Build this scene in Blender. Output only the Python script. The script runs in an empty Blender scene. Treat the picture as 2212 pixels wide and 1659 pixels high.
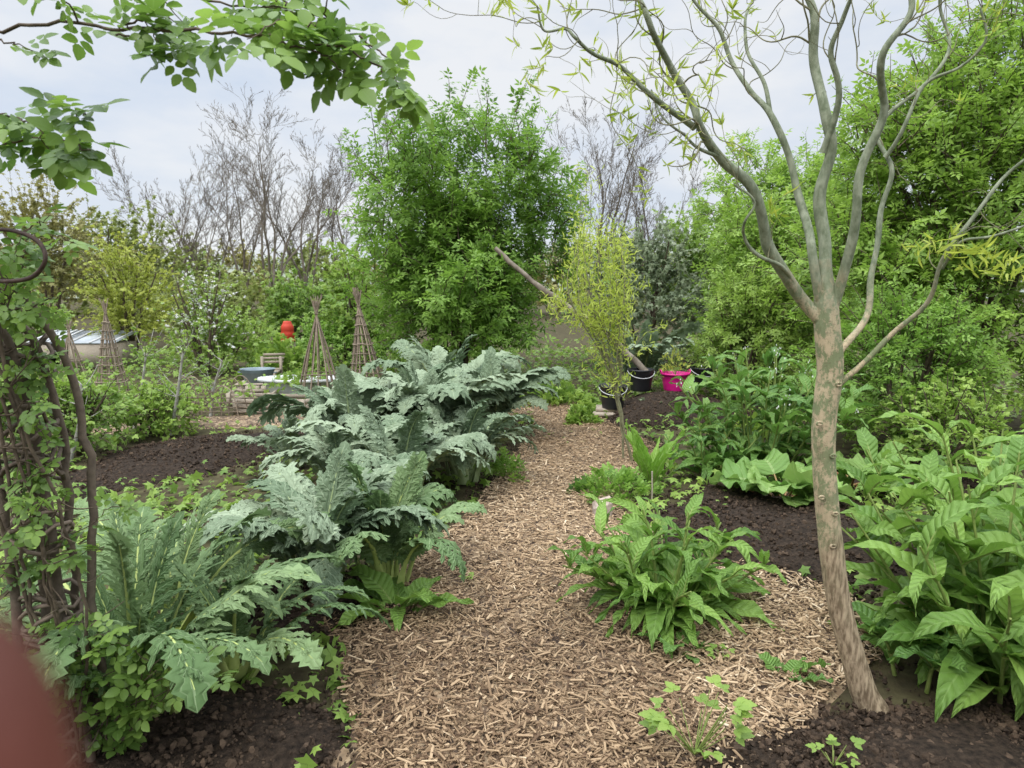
import bpy, math, numpy as np
from mathutils import Vector
R=np.random.default_rng(11)
A=lambda x,**k: np.array(x,float)
# ------------------------------------------------------------------ survey helpers
# positions measured off the photograph, turned into metres at their real distance Y
def P(u,v,Y):
    a=(u*.46293-512)/682.67; b=(384-v*.46293)/682.67
    t=Y/(.99027+.13917*b)
    return A([t*a,Y,1.6+t*(-.13917+.99027*b)])
def G(u,v,z=0.):
    a=(u*.46293-512)/682.67; b=(384-v*.46293)/682.67
    t=(z-1.6)/(-.13917+.99027*b)
    return A([t*a,t*(.99027+.13917*b),z])
def norm(v):
    v=np.asarray(v,float); return v/np.maximum(np.linalg.norm(v,axis=-1,keepdims=True),1e-9)
_K={}
def sn(p,f=1.,seed=0):
    if seed not in _K:
        r=np.random.default_rng(seed+100); _K[seed]=(norm(r.normal(size=(7,3)))*r.uniform(.6,1.9,(7,1)),r.uniform(0,6.28,7))
    k,ph=_K[seed]; p=np.asarray(p,float)
    return np.sin(p@(k.T*f)+ph).mean(-1)*1.9
# ------------------------------------------------------------------ mesh accumulator
class Geo:
    def __init__(s): s.v=[];s.f=[];s.m=[];s.t=[];s.u=[];s.n=0
    def add(s,V,F,mat=0,tint=.5,uv=None):
        V=np.asarray(V,float).reshape(-1,3);F=np.asarray(F,int);n=len(V)
        s.v.append(V);s.f.append(F+s.n);s.m.append(np.full(len(F),mat))
        s.t.append(np.broadcast_to(np.asarray(tint,float),(n,)).copy())
        s.u.append(np.zeros((n,3)) if uv is None else np.asarray(uv,float).reshape(-1,3)); s.n+=n
def obj(name,g=None,mats=(),parent=None,label=None,cat=None,group=None,kind=None,loc=None,smooth=True):
    if g is None: o=bpy.data.objects.new(name,None); o.empty_display_size=.1
    else:
        me=bpy.data.meshes.new(name)
        V=np.concatenate(g.v)
        if loc is not None: V=V-A(loc)
        me.vertices.add(len(V)); me.vertices.foreach_set('co',V.ravel().astype(np.float32))
        ks=np.concatenate([np.full(len(f),f.shape[1]) for f in g.f]); L=np.concatenate([f.ravel() for f in g.f])
        me.loops.add(len(L)); me.loops.foreach_set('vertex_index',L.astype(np.int32))
        st=np.concatenate([[0],np.cumsum(ks)[:-1]])
        me.polygons.add(len(ks)); me.polygons.foreach_set('loop_start',st.astype(np.int32)); 
        me.polygons.foreach_set('material_index',np.concatenate(g.m).astype(np.int32))
        me.polygons.foreach_set('use_smooth',np.full(len(ks),smooth))
        me.update(calc_edges=True)
        a=me.attributes.new('tint','FLOAT','POINT'); a.data.foreach_set('value',np.concatenate(g.t).astype(np.float32))
        a=me.attributes.new('luv','FLOAT_VECTOR','POINT'); a.data.foreach_set('vector',np.concatenate(g.u).ravel().astype(np.float32))
        for m in mats: me.materials.append(m)
        o=bpy.data.objects.new(name,me)
    bpy.context.scene.collection.objects.link(o)
    if loc is not None and parent is None: o.location=loc
    if parent is not None:
        o.parent=parent
        o.location=-Vector(parent.location) if loc is None else Vector(loc)-Vector(parent.location)
    if label: o['label']=label
    if cat: o['category']=cat
    if group: o['group']=group
    if kind: o['kind']=kind
    return o
# ------------------------------------------------------------------ primitives
def box(g,c,s,rz=0,mat=0,tint=.5,rx=0,ry=0):
    V=A([[x,y,z] for x in(-.5,.5) for y in(-.5,.5) for z in(-.5,.5)])*A(s)
    def rot(V,a,i,j):
        V=V.copy();c_,s_=math.cos(a),math.sin(a);x=V[:,i]*c_-V[:,j]*s_;y=V[:,i]*s_+V[:,j]*c_;V[:,i]=x;V[:,j]=y;return V
    V=rot(V,rx,1,2);V=rot(V,ry,2,0);V=rot(V,rz,0,1)+A(c)
    g.add(V,[[0,1,3,2],[4,6,7,5],[0,4,5,1],[2,3,7,6],[0,2,6,4],[1,5,7,3]],mat,tint)
def spline(ctrl,n=6):
    c=np.asarray(ctrl,float);c=np.vstack([2*c[0]-c[1],c,2*c[-1]-c[-2]]);o=[]
    t=(np.arange(n)/n)[:,None]
    for i in range(1,len(c)-2):
        p0,p1,p2,p3=c[i-1:i+3]
        o.append(.5*((2*p1)+(-p0+p2)*t+(2*p0-5*p1+4*p2-p3)*t*t+(-p0+3*p1-3*p2+p3)*t**3))
    o.append(c[-2:-1]);return np.concatenate(o)
def tube(g,pts,rad,sides=6,mat=0,tint=.5,cap=True):
    pts=np.asarray(pts,float);n=len(pts);rad=np.broadcast_to(rad,(n,))
    T=norm(np.gradient(pts,axis=0));a=A([0,0,1.]) if abs(T[0][2])<.9 else A([1.,0,0]);x=norm(np.cross(T[0],a));V=[]
    ang=np.arange(sides)*2*np.pi/sides;ca=np.cos(ang)[:,None];sa=np.sin(ang)[:,None]
    for i in range(n):
        x=x-T[i]*(x@T[i]);x=x/(math.sqrt(x@x)+1e-9);t=T[i];y=A([t[1]*x[2]-t[2]*x[1],t[2]*x[0]-t[0]*x[2],t[0]*x[1]-t[1]*x[0]])
        V.append(pts[i]+rad[i]*(ca*x+sa*y))
    V=np.concatenate(V);i=np.arange(n-1)[:,None]*sides;j=np.arange(sides)[None];j2=(j+1)%sides
    F=np.stack([i+j,i+j2,i+sides+j2,i+sides+j],-1).reshape(-1,4)
    g.add(V,F,mat,tint)
    if cap and sides>4:
        g.add(V[-sides:],[list(range(sides))],mat,tint); g.add(V[:sides],[list(range(sides))[::-1]],mat,tint)
def segs(g,P0,P1,R0,R1,sides=3,mat=0,tint=.5):
    P0=np.asarray(P0,float);P1=np.asarray(P1,float);N=len(P0)
    R0=np.broadcast_to(R0,(N,));R1=np.broadcast_to(R1,(N,))
    d=norm(P1-P0);a=np.where(np.abs(d[:,2:3])<.9,A([[0,0,1.]]),A([[1.,0,0]]));x=norm(np.cross(d,a));y=np.cross(d,x)
    ang=np.arange(sides)*2*np.pi/sides
    ring=np.cos(ang)[None,:,None]*x[:,None]+np.sin(ang)[None,:,None]*y[:,None]
    V=np.concatenate([P0[:,None]+ring*R0[:,None,None],P1[:,None]+ring*R1[:,None,None]],1)
    j=np.arange(sides);j2=(j+1)%sides;F=np.stack([j,j2,sides+j2,sides+j],-1)
    F=(np.arange(N)[:,None,None]*2*sides+F[None]).reshape(-1,4)
    g.add(V.reshape(-1,3),F,mat,np.repeat(np.broadcast_to(tint,(N,)),2*sides))
def lathe(g,prof,c,n=28,mat=0,tint=.5,sq=1.):
    prof=np.array(prof,float);m=len(prof);a=np.arange(n)*2*np.pi/n
    V=np.stack([prof[:,0:1]*np.cos(a),prof[:,0:1]*np.sin(a)*sq,np.repeat(prof[:,1:2],n,1)],-1).reshape(-1,3)+A(c)
    i=np.arange(m-1)[:,None]*n;j=np.arange(n)[None];j2=(j+1)%n
    g.add(V,np.stack([i+j,i+j2,i+n+j2,i+n+j],-1).reshape(-1,4),mat,tint)
GF=lambda n,m:(lambda i,j:np.stack([i+j,i+j+1,i+m+j+1,i+m+j],-1).reshape(-1,4))(np.arange(n-1)[:,None]*m,np.arange(m-1)[None])
# ------------------------------------------------------------------ leaf templates (x across, y along, z up)
def blade(w=.25,rows=4,cols=2,prof=None,fold=.25,droop=.1,wave=0.,serr=0.):
    prof=prof or (lambda v:np.sin(np.pi*v**.8)**.8)
    v=np.linspace(0,1,rows+1)[:,None]*np.ones((1,cols+1));u=np.linspace(-1,1,cols+1)[None]*np.ones((rows+1,1))
    pr=np.maximum(prof(np.clip(v,0,1)),.02)*w
    if serr: pr=pr*(1+serr*((np.arange(rows+1)%2)*2-1)[:,None])
    x=u*pr;z=fold*np.abs(u)*pr-droop*v*v+wave*w*np.sin(v*17+u*2)*u*u
    V=np.stack([x,v,z],-1).reshape(-1,3);UV=np.stack([u,v,0*u],-1).reshape(-1,3)
    return V,GF(rows+1,cols+1),UV
def leaf4(w=.24,droop=.12,fold=.08):
    V=A([[0,0,0],[-w,.42,fold],[w,.42,fold],[0,1,-droop],[0,.45,0.]])
    return V,np.array([[0,4,1],[0,2,4],[1,4,3],[4,2,3]]),A([[0,0,0],[-1,.4,0],[1,.4,0],[0,1,0],[0,.45,0]])
def compound(T,places):
    V,F,U=T;Vs=[];Fs=[];Us=[];n=0
    for (x,y,ang,s,dz) in places:
        c,si=math.cos(ang),math.sin(ang);W=V*s
        Vs.append(np.stack([W[:,0]*c+W[:,1]*si+x,-W[:,0]*si+W[:,1]*c+y,W[:,2]+dz],-1));Fs.append(F+n);Us.append(U);n+=len(V)
    return np.concatenate(Vs),np.concatenate(Fs),np.concatenate(Us)
def inst(g,T,pos,d,up,sc,tint=.5,mat=0):
    V,F,U=T;pos=np.asarray(pos,float);N=len(pos);d=norm(np.broadcast_to(d,(N,3)));up=np.broadcast_to(up,(N,3))
    x=norm(np.cross(d,up));z=np.cross(x,d);sc=np.broadcast_to(sc,(N,))
    W=pos[:,None]+sc[:,None,None]*(V[None,:,0:1]*x[:,None]+V[None,:,1:2]*d[:,None]+V[None,:,2:3]*z[:,None])
    FF=(np.arange(N)[:,None,None]*len(V)+F[None]).reshape(-1,F.shape[1])
    g.add(W.reshape(-1,3),FF,mat,np.repeat(np.broadcast_to(tint,(N,)),len(V)),np.tile(U,(N,1)))
def bent(g,V,F,U,base,phi,th0,th1,L,pw=1.2,roll=0.,mat=0,tint=.5,side=0.):
    """bend a flat leaf (metres) along an arching midrib"""
    n=24;s=np.linspace(0,1,n);th=th0+(th1-th0)*s**pw;ds=L/(n-1)
    cr=np.concatenate([[0],np.cumsum(np.cos(th[:-1])*ds)]);cz=np.concatenate([[0],np.cumsum(np.sin(th[:-1])*ds)])
    y=np.clip(V[:,1]/L,0,1);h=np.interp(y,s,cr);z=np.interp(y,s,cz);t=np.interp(y,s,th)
    ex=np.maximum(V[:,1]-L,0)
    r=A([math.cos(phi),math.sin(phi),0]);sd=A([math.sin(phi),-math.cos(phi),0])
    rl=roll*y;X=V[:,0]*np.cos(rl)-V[:,2]*np.sin(rl);Z=V[:,0]*np.sin(rl)+V[:,2]*np.cos(rl)
    N=-np.sin(t)[:,None]*r+np.cos(t)[:,None]*A([0,0,1.]);TT=np.cos(t)[:,None]*r+np.sin(t)[:,None]*A([0,0,1.])
    W=A(base)+h[:,None]*r+z[:,None]*A([0,0,1.])+X[:,None]*sd+Z[:,None]*N+ (side*y*y)[:,None]*sd+ex[:,None]*TT
    W[:,2]=np.maximum(W[:,2],.012+.01*np.abs(U[:,0]) if len(U)==len(W) else .012)
    g.add(W,F,mat,tint,U)
LV=leaf4()
ELDER=compound(leaf4(.22,.15,.07),[(0,.55,0,.5,0),(0,.5,1.15,.42,0),(0,.5,-1.15,.42,0),(0,.22,1.3,.38,-.01),(0,.22,-1.3,.38,-.01)])
CLUMP=compound(leaf4(.3,.2,.05),[(0,.1,k*1.26,.9,.02*(k%2)) for k in range(5)])
ROSE_L=blade(.33,8,2,lambda v:np.sin(np.pi*v**.85)**.75,.22,.12,0,.05)
ROSE=compound(ROSE_L,[(0,.6,0,.46,0),(.02,.5,1.2,.38,0),(-.02,.5,-1.2,.38,0),(.02,.24,1.3,.33,-.01),(-.02,.24,-1.3,.33,-.01)])
TRI=compound(blade(.33,8,2,lambda v:np.sin(np.pi*v**.75)**.9,.25,.18,0,.14),[(0,.45,0,.60,0),(.02,.4,1.1,.45,0),(-.02,.4,-1.1,.45,0)])
WIL=blade(.085,5,2,lambda v:np.sin(np.pi*v**.7)**.8,.3,.35)
# ------------------------------------------------------------------ materials
class NT:
    def __init__(s,name):
        s.m=bpy.data.materials.new(name);s.m.use_nodes=True;s.n=s.m.node_tree;s.n.nodes.clear()
        s.out=s.n.nodes.new('ShaderNodeOutputMaterial')
    def N(s,t,**k):
        n=s.n.nodes.new(t)
        for a,b in k.items(): setattr(n,a,b)
        return n
    def L(s,a,b): s.n.links.new(a,b)
    def math(s,op,a,b=None):
        n=s.N('ShaderNodeMath',operation=op)
        for i,x in enumerate((a,b)):
            if x is None: continue
            if isinstance(x,(int,float)): n.inputs[i].default_value=x
            else: s.L(x,n.inputs[i])
        return n.outputs[0]
    def mix(s,f,a,b):
        n=s.N('ShaderNodeMix',data_type='RGBA')
        for i,x in ((0,f),(6,a),(7,b)):
            if isinstance(x,(int,float)): n.inputs[i].default_value=x
            elif isinstance(x,(tuple,list)): n.inputs[i].default_value=(*x[:3],1)
            else: s.L(x,n.inputs[i])
        return n.outputs[2]
    def noise(s,scale,detail=4,vec=None,rough=.55):
        n=s.N('ShaderNodeTexNoise');n.inputs['Scale'].default_value=scale;n.inputs['Detail'].default_value=detail;n.inputs['Roughness'].default_value=rough
        if vec is None: vec=s.N('ShaderNodeNewGeometry').outputs['Position']
        s.L(vec,n.inputs['Vector']);return n.outputs[0]
    def ramp(s,f,stops):
        n=s.N('ShaderNodeValToRGB');e=n.color_ramp.elements
        while len(e)<len(stops): e.new(.5)
        for i,(p,c) in enumerate(stops): e[i].position=p;e[i].color=(*c,1)
        s.L(f,n.inputs[0]);return n.outputs[0]
    def attr(s,name): return s.N('ShaderNodeAttribute',attribute_name=name)
    def scaled(s,sc):
        vm=s.N('ShaderNodeVectorMath',operation='MULTIPLY');s.L(s.N('ShaderNodeNewGeometry').outputs['Position'],vm.inputs[0]);vm.inputs[1].default_value=sc;return vm.outputs[0]
def leafmat(name,dark,light,trans=.3,rough=.5,spec=.3,nv=0,vein=None,vstr=.5,bump=0.,k=1.12):
    dark=tuple(min(.9,c*k) for c in dark);light=tuple(min(.9,c*k) for c in light)
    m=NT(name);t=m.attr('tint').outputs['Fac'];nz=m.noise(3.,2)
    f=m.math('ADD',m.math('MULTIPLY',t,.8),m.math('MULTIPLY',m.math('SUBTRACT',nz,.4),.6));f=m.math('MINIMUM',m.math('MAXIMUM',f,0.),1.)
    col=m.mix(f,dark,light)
    b=m.N('ShaderNodeBsdfPrincipled')
    if nv:
        sp=m.N('ShaderNodeSeparateXYZ');m.L(m.attr('luv').outputs['Vector'],sp.inputs[0])
        au=m.math('ABSOLUTE',sp.outputs[0])
        fr=m.math('FRACT',m.math('SUBTRACT',m.math('MULTIPLY',sp.outputs[1],float(nv)),m.math('MULTIPLY',au,1.1)))
        tri=m.math('ABSOLUTE',m.math('SUBTRACT',fr,.5))
        lat=m.math('MULTIPLY',m.math('GREATER_THAN',tri,.45),.45);mid=m.math('LESS_THAN',au,.07)
        vm=m.math('MULTIPLY',m.math('MAXIMUM',lat,mid),vstr)
        col=m.mix(vm,col,vein)
        if bump:
            h=m.math('ADD',m.math('MULTIPLY',m.math('MULTIPLY',tri,tri),-3.),m.math('MULTIPLY',m.noise(60,2),.35))
            bp=m.N('ShaderNodeBump');bp.inputs['Strength'].default_value=bump;bp.inputs['Distance'].default_value=.012
            m.L(h,bp.inputs['Height']);m.L(bp.outputs[0],b.inputs['Normal'])
    m.L(col,b.inputs['Base Color']);b.inputs['Roughness'].default_value=rough;b.inputs['Specular IOR Level'].default_value=spec
    tr=m.N('ShaderNodeBsdfTranslucent');hs=m.N('ShaderNodeHueSaturation');hs.inputs['Saturation'].default_value=1.05;hs.inputs['Value'].default_value=1.5
    m.L(col,hs.inputs['Color']);m.L(hs.outputs[0],tr.inputs[0])
    mx=m.N('ShaderNodeMixShader');mx.inputs[0].default_value=trans;m.L(b.outputs[0],mx.inputs[1]);m.L(tr.outputs[0],mx.inputs[2]);m.L(mx.outputs[0],m.out.inputs[0])
    return m.m
def plain(name,a,b_,scale=8,rough=.7,bump=.3,spec=.3,tint=False,dist=.01,metal=0,detail=5,sc3=None):
    m=NT(name);vec=m.scaled(sc3) if sc3 else None
    nz=m.noise(scale,detail,vec);f=m.ramp(nz,[(.3,(0,0,0)),(.7,(1,1,1))])
    if tint: f=m.math('ADD',m.math('MULTIPLY',f,.4),m.math('MULTIPLY',m.attr('tint').outputs['Fac'],.6))
    b=m.N('ShaderNodeBsdfPrincipled');m.L(m.mix(f,a,b_),b.inputs['Base Color']);b.inputs['Roughness'].default_value=rough
    b.inputs['Specular IOR Level'].default_value=spec;b.inputs['Metallic'].default_value=metal
    if bump:
        bp=m.N('ShaderNodeBump');bp.inputs['Strength'].default_value=bump;bp.inputs['Distance'].default_value=dist;m.L(nz,bp.inputs['Height']);m.L(bp.outputs[0],b.inputs['Normal'])
    m.L(b.outputs[0],m.out.inputs[0]);return m.m
M={}
M['mulch']=plain('dark_compost',(.011,.008,.006),(.055,.038,.026),38,.95,1.,.15,dist=.03,detail=8)
M['clod']=plain('compost_crumb',(.013,.0095,.007),(.115,.078,.052),60,.95,.8,.15,tint=True)
def chipmat():
    m=NT('wood_chip');t=m.attr('tint').outputs['Fac']
    col=m.ramp(t,[(0,(.085,.05,.028)),(.25,(.22,.145,.082)),(.55,(.40,.28,.165)),(.8,(.54,.40,.25)),(1,(.72,.58,.40))])
    nz=m.noise(55,3);c2=m.mix(m.math('MULTIPLY',nz,.35),col,(.13,.083,.05))
    b=m.N('ShaderNodeBsdfPrincipled');m.L(c2,b.inputs['Base Color']);b.inputs['Roughness'].default_value=.8;b.inputs['Specular IOR Level'].default_value=.2
    m.L(b.outputs[0],m.out.inputs[0]);return m.m
M['chip']=chipmat()
def pathmat():
    m=NT('chip_path');v=m.N('ShaderNodeTexVoronoi');v.inputs['Scale'].default_value=46
    ds=m.N('ShaderNodeTexNoise');ds.inputs['Scale'].default_value=20;m.L(m.N('ShaderNodeNewGeometry').outputs['Position'],ds.inputs['Vector'])
    va=m.N('ShaderNodeVectorMath',operation='ADD');m.L(m.scaled((1,.45,1)),va.inputs[0])
    sc=m.N('ShaderNodeVectorMath',operation='SCALE');m.L(ds.outputs['Color'],sc.inputs[0]);sc.inputs['Scale'].default_value=.08;m.L(sc.outputs[0],va.inputs[1])
    m.L(va.outputs[0],v.inputs['Vector'])
    s=m.N('ShaderNodeSeparateColor');m.L(v.outputs['Color'],s.inputs[0])
    col=m.ramp(s.outputs[0],[(0,(.04,.024,.015)),(.4,(.13,.083,.048)),(.8,(.26,.18,.105)),(1,(.40,.295,.18))])
    b=m.N('ShaderNodeBsdfPrincipled');m.L(col,b.inputs['Base Color']);b.inputs['Roughness'].default_value=.9
    bp=m.N('ShaderNodeBump');bp.inputs['Strength'].default_value=.8;bp.inputs['Distance'].default_value=.01;m.L(s.outputs[1],bp.inputs['Height']);m.L(bp.outputs[0],b.inputs['Normal'])
    m.L(b.outputs[0],m.out.inputs[0]);return m.m
M['path']=pathmat()
def barkmat():
    m=NT('willow_bark');pos=m.N('ShaderNodeNewGeometry').outputs['Position'];sp=m.N('ShaderNodeSeparateXYZ');m.L(pos,sp.inputs[0])
    h=m.math('ADD',sp.outputs[2],m.math('MULTIPLY',m.math('SUBTRACT',m.noise(9,4,m.scaled((1,1,.4))),.5),1.1))
    low=m.ramp(h,[(.45,(0,0,0)),(.95,(1,1,1))])
    n1=m.noise(85,6,m.scaled((1,1,.2)))
    brown=m.mix(m.ramp(n1,[(.38,(0,0,0)),(.62,(1,1,1))]),(.16,.115,.07),(.44,.34,.225))
    n2=m.noise(30,7,m.scaled((1,1,.6)),.75);n3=m.noise(110,3,m.scaled((.5,.5,1.3)))
    green=m.mix(m.ramp(n2,[(.47,(0,0,0)),(.54,(1,1,1))]),(.20,.225,.115),(.47,.375,.24))
    green=m.mix(m.ramp(n3,[(.58,(0,0,0)),(.68,(.5,.5,.5))]),green,(.14,.105,.065))
    grey=m.mix(m.ramp(m.noise(45,5,m.scaled((1,1,.5))),[(.35,(0,0,0)),(.65,(1,1,1))]),(.14,.168,.10),(.29,.315,.22))
    hh=m.math('ADD',m.math('MULTIPLY',m.math('SUBTRACT',sp.outputs[2],1.4),3.),m.math('SUBTRACT',m.noise(14,3),.5));hh=m.math('MINIMUM',m.math('MAXIMUM',hh,0.),1.)
    c=m.mix(low,brown,green);c=m.mix(hh,c,grey)
    b=m.N('ShaderNodeBsdfPrincipled');m.L(c,b.inputs['Base Color']);b.inputs['Roughness'].default_value=.75;b.inputs['Specular IOR Level'].default_value=.25
    bp=m.N('ShaderNodeBump');bp.inputs['Strength'].default_value=.9;bp.inputs['Distance'].default_value=.007;m.L(m.math('ADD',n1,m.math('MULTIPLY',n2,.6)),bp.inputs['Height']);m.L(bp.outputs[0],b.inputs['Normal'])
    m.L(b.outputs[0],m.out.inputs[0]);return m.m
M['bark']=barkmat()
M['twig']=plain('brown_twig',(.05,.037,.024),(.15,.115,.08),30,.85,.3,.2)
M['beam']=plain('grey_timber',(.10,.08,.06),(.31,.265,.21),9,.9,.5,.1)
M['bare']=plain('bare_branch',(.11,.092,.07),(.215,.185,.145),3,.9,0,.1)
M['stem']=plain('green_stem',(.12,.18,.035),(.26,.31,.09),20,.6,.1)
M['redstem']=plain('rhubarb_stalk',(.25,.08,.05),(.28,.26,.08),20,.5,.1)
M['wicker']=plain('weathered_willow',(.06,.047,.036),(.26,.20,.15),40,.85,.5,.2,tint=True)
M['cane']=plain('pale_dry_stick',(.12,.095,.07),(.38,.30,.225),40,.85,.5,.2,tint=True)
M['wood']=plain('weathered_wood',(.20,.16,.12),(.50,.43,.34),12,.85,.5,.2,sc3=(3,3,12),tint=True)
M['willow']=leafmat('willow_leaf',(.18,.25,.03),(.42,.47,.09),.4)
M['gold']=leafmat('golden_willow_leaf',(.24,.32,.045),(.49,.54,.12),.4)
M['elder']=leafmat('elder_leaf',(.075,.155,.024),(.25,.395,.075),.36)
M['hedge']=leafmat('hedge_leaf',(.085,.165,.026),(.285,.415,.08),.38)
M['olive']=leafmat('olive_leaf',(.10,.13,.032),(.26,.30,.085),.3)
M['bronze']=leafmat('bronze_leaf',(.13,.13,.04),(.32,.30,.105),.3)
M['yellow']=leafmat('yellow_green_leaf',(.22,.27,.045),(.42,.45,.10),.35)
M['greygreen']=leafmat('grey_green_leaf',(.11,.15,.08),(.26,.30,.18),.25)
M['blossom']=leafmat('white_blossom',(.55,.55,.51),(.72,.72,.70),.3)
M['weed']=leafmat('weed_leaf',(.095,.175,.03),(.29,.40,.085),.33)
M['rose']=leafmat('rose_leaf',(.06,.12,.022),(.22,.335,.07),.38,.45,.4,nv=7,vein=(.2,.3,.1),vstr=.25)
M['cardoon']=leafmat('cardoon_leaf',(.115,.17,.093),(.335,.405,.265),.13,.65,.2,nv=1,vein=(.42,.5,.33),vstr=.4,bump=.6,k=1.)
M['cardoon_green']=leafmat('cardoon_green_leaf',(.09,.155,.055),(.25,.345,.155),.18,.6,.2,nv=1,vein=(.36,.46,.25),vstr=.45,bump=.6,k=1.05)
M['rib']=plain('cardoon_midrib',(.23,.29,.13),(.38,.45,.23),12,.6,.15)
M['ribg']=plain('cardoon_stalk',(.27,.34,.09),(.46,.52,.18),12,.6,.15)
M['comfrey']=leafmat('comfrey_leaf',(.08,.165,.028),(.235,.37,.075),.27,.5,.3,nv=11,vein=(.28,.42,.13),vstr=.35,bump=.7,k=1.15)
M['comfrey_dark']=leafmat('comfrey_dark_leaf',(.06,.14,.03),(.19,.32,.07),.25,.45,.35,nv=11,vein=(.24,.38,.12),vstr=.3,bump=.7,k=1.15)
M['rhubarb']=leafmat('rhubarb_leaf',(.10,.20,.04),(.26,.38,.105),.25,.5,.3,nv=6,vein=(.38,.48,.2),vstr=.4,bump=.8)
M['teasel']=leafmat('dock_leaf',(.12,.24,.03),(.24,.40,.065),.3,.5,.3,nv=10,vein=(.4,.5,.2),vstr=.5,bump=.5)
# ------------------------------------------------------------------ ground
s=np.linspace(-1,1,161);gx=np.sign(s)*(np.abs(s)**2.6*500+np.abs(s)*8);X,Y=np.meshgrid(gx,gx+6)
Z=sn(np.stack([X,Y,0*X],-1),1.3,1)*.012*(np.hypot(X,Y)<40)
g=Geo();g.add(np.stack([X,Y,Z-.012],-1).reshape(-1,3),GF(161,161))
M['ground']=plain('garden_ground',(.035,.026,.017),(.095,.085,.042),7,.95,.8,.1,dist=.03,detail=8)
obj('ground',g,[M['ground']],kind='structure')
hx=np.linspace(-260,300,90);hy=np.linspace(0,1,14);X,Yn=np.meshgrid(hx,hy)
g=Geo();Yy=110+Yn*90;H=(11.2+2.2*np.sin(X*.012+.5)+1.2*np.sin(X*.037))*np.sin(Yn*np.pi*.5)**.8+sn(np.stack([X,Yy,0*X],-1),.15,2)*.4-.3
g.add(np.stack([X,Yy,H],-1).reshape(-1,3),GF(14,90))
M['hill']=plain('hazy_hill',(.17,.19,.17),(.27,.285,.23),.12,1,0,0)
obj('hill',g,[M['hill']],kind='structure')
YL=A([1.0,2.1,2.48,2.85,3.35,3.87,4.58,5.58,6.65,8.2,8.8]);XLf=A([-.65,-.58,-.74,-.78,-1.2,-.62,-.36,-.16,.05,.25,.15]);XRt=A([.85,.95,1.3,1.75,1.8,1.4,.85,1.05,1.5,1.1,.95])
def on_path(x,y):
    w=.06*sn(np.stack([x*3,y*3,0*x],-1),1.2,3)
    a=(y>1)&(y<8.8)&(x>np.interp(y,YL,XLf)+w)&(x<np.interp(y,YL,XRt)+w)
    b=(x<.9)&(x>-5.5)&(np.abs(y-(9.0-.22*(.5-x)))<.42+w)
    return a|b
g=Geo();ny,nx=70,14
yy=np.linspace(1,8.8,ny);w=.05*np.sin(yy*5)+.03*np.sin(yy*11)
l=np.interp(yy,YL,XLf)+w;r=np.interp(yy,YL,XRt)-w;q=np.linspace(0,1,nx)
X=l[:,None]+(r-l)[:,None]*q;Yg=yy[:,None]+0*X
Z=.012+sn(np.stack([X,Yg,0*X],-1),3,4)*.006-.03*(np.abs(q*2-1)[None]**8)
g.add(np.stack([X,Yg,Z],-1).reshape(-1,3),GF(ny,nx))
xx=np.linspace(.9,-5.5,50);X=xx[:,None]+0*q;c=9.0-.22*(.5-xx);Yg=c[:,None]+(q*2-1)[None]*.42*(1+.1*np.sin(xx*4))[:,None]
g.add(np.stack([X,Yg,.018-.03*np.abs(q*2-1)[None]**8+0*X],-1).reshape(-1,3),GF(50,nx)[:,::-1])
obj('path',g,[M['path']],kind='structure')
# soil beds
BEDS=[]
def bed(cx,cy,rx,ry,h,seed,rot=0.):
    BEDS.append((cx,cy,rx,ry,h,seed,rot));na,nr=90,40
    a=np.linspace(0,2*np.pi,na+1);rr=np.linspace(0.01,1,nr);Aa,Rr=np.meshgrid(a,rr)
    k=1+.14*np.sin(3*Aa+seed)+.07*np.sin(7*Aa+seed*2)
    x=Rr*k*rx*np.cos(Aa);y=Rr*k*ry*np.sin(Aa);X=cx+x*math.cos(rot)-y*math.sin(rot);Yv=cy+x*math.sin(rot)+y*math.cos(rot)
    p=np.stack([X,Yv,0*X],-1)
    Z=h*(1-Rr**2.4)+(sn(p,9,seed)*.012+sn(p,25,seed+1)*.010+sn(p,60,seed+2)*.006)*(1-Rr**6)-.006*(Rr>.99)
    g=Geo();g.add(np.stack([X,Yv,Z],-1).reshape(-1,3),GF(nr,na+1));obj('soil_bed',g,[M['mulch']],kind='structure')
def bedz(x,y):
    z=np.zeros_like(x)
    for cx,cy,rx,ry,h,sd,rot in BEDS:
        dx,dy=x-cx,y-cy;u=dx*math.cos(rot)+dy*math.sin(rot);v=-dx*math.sin(rot)+dy*math.cos(rot);a=np.arctan2(v/ry,u/rx)
        k=1+.14*np.sin(3*a+sd)+.07*np.sin(7*a+sd*2);r=np.hypot(u/rx,v/ry)/k
        z=np.maximum(z,h*(1-np.minimum(r,1)**2.4))
    return z
bed(1.75,2.02,1.25,.42,.06,1,.10)
bed(1.85,4.4,.95,.95,.09,2,-.5)
bed(2.1,8.6,.95,1.0,.24,3)
bed(3.2,5.6,.8,.6,.12,4)
bed(-3.05,6.4,.75,1.25,.10,5,-.5)
bed(-1.3,2.1,.66,.5,.05,6)
bed(-.98,3.35,.45,.35,.05,7)
ang=np.arange(6)*np.pi/3
cl=np.vstack([[0,0,.9],np.stack([np.cos(ang),np.sin(ang),.1+.2*np.sin(ang*3)],-1),[0,0,-.5]])
CF=np.array([[0,1+k,1+(k+1)%6] for k in range(6)]+[[7,1+(k+1)%6,1+k] for k in range(6)])
g=Geo()
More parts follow.
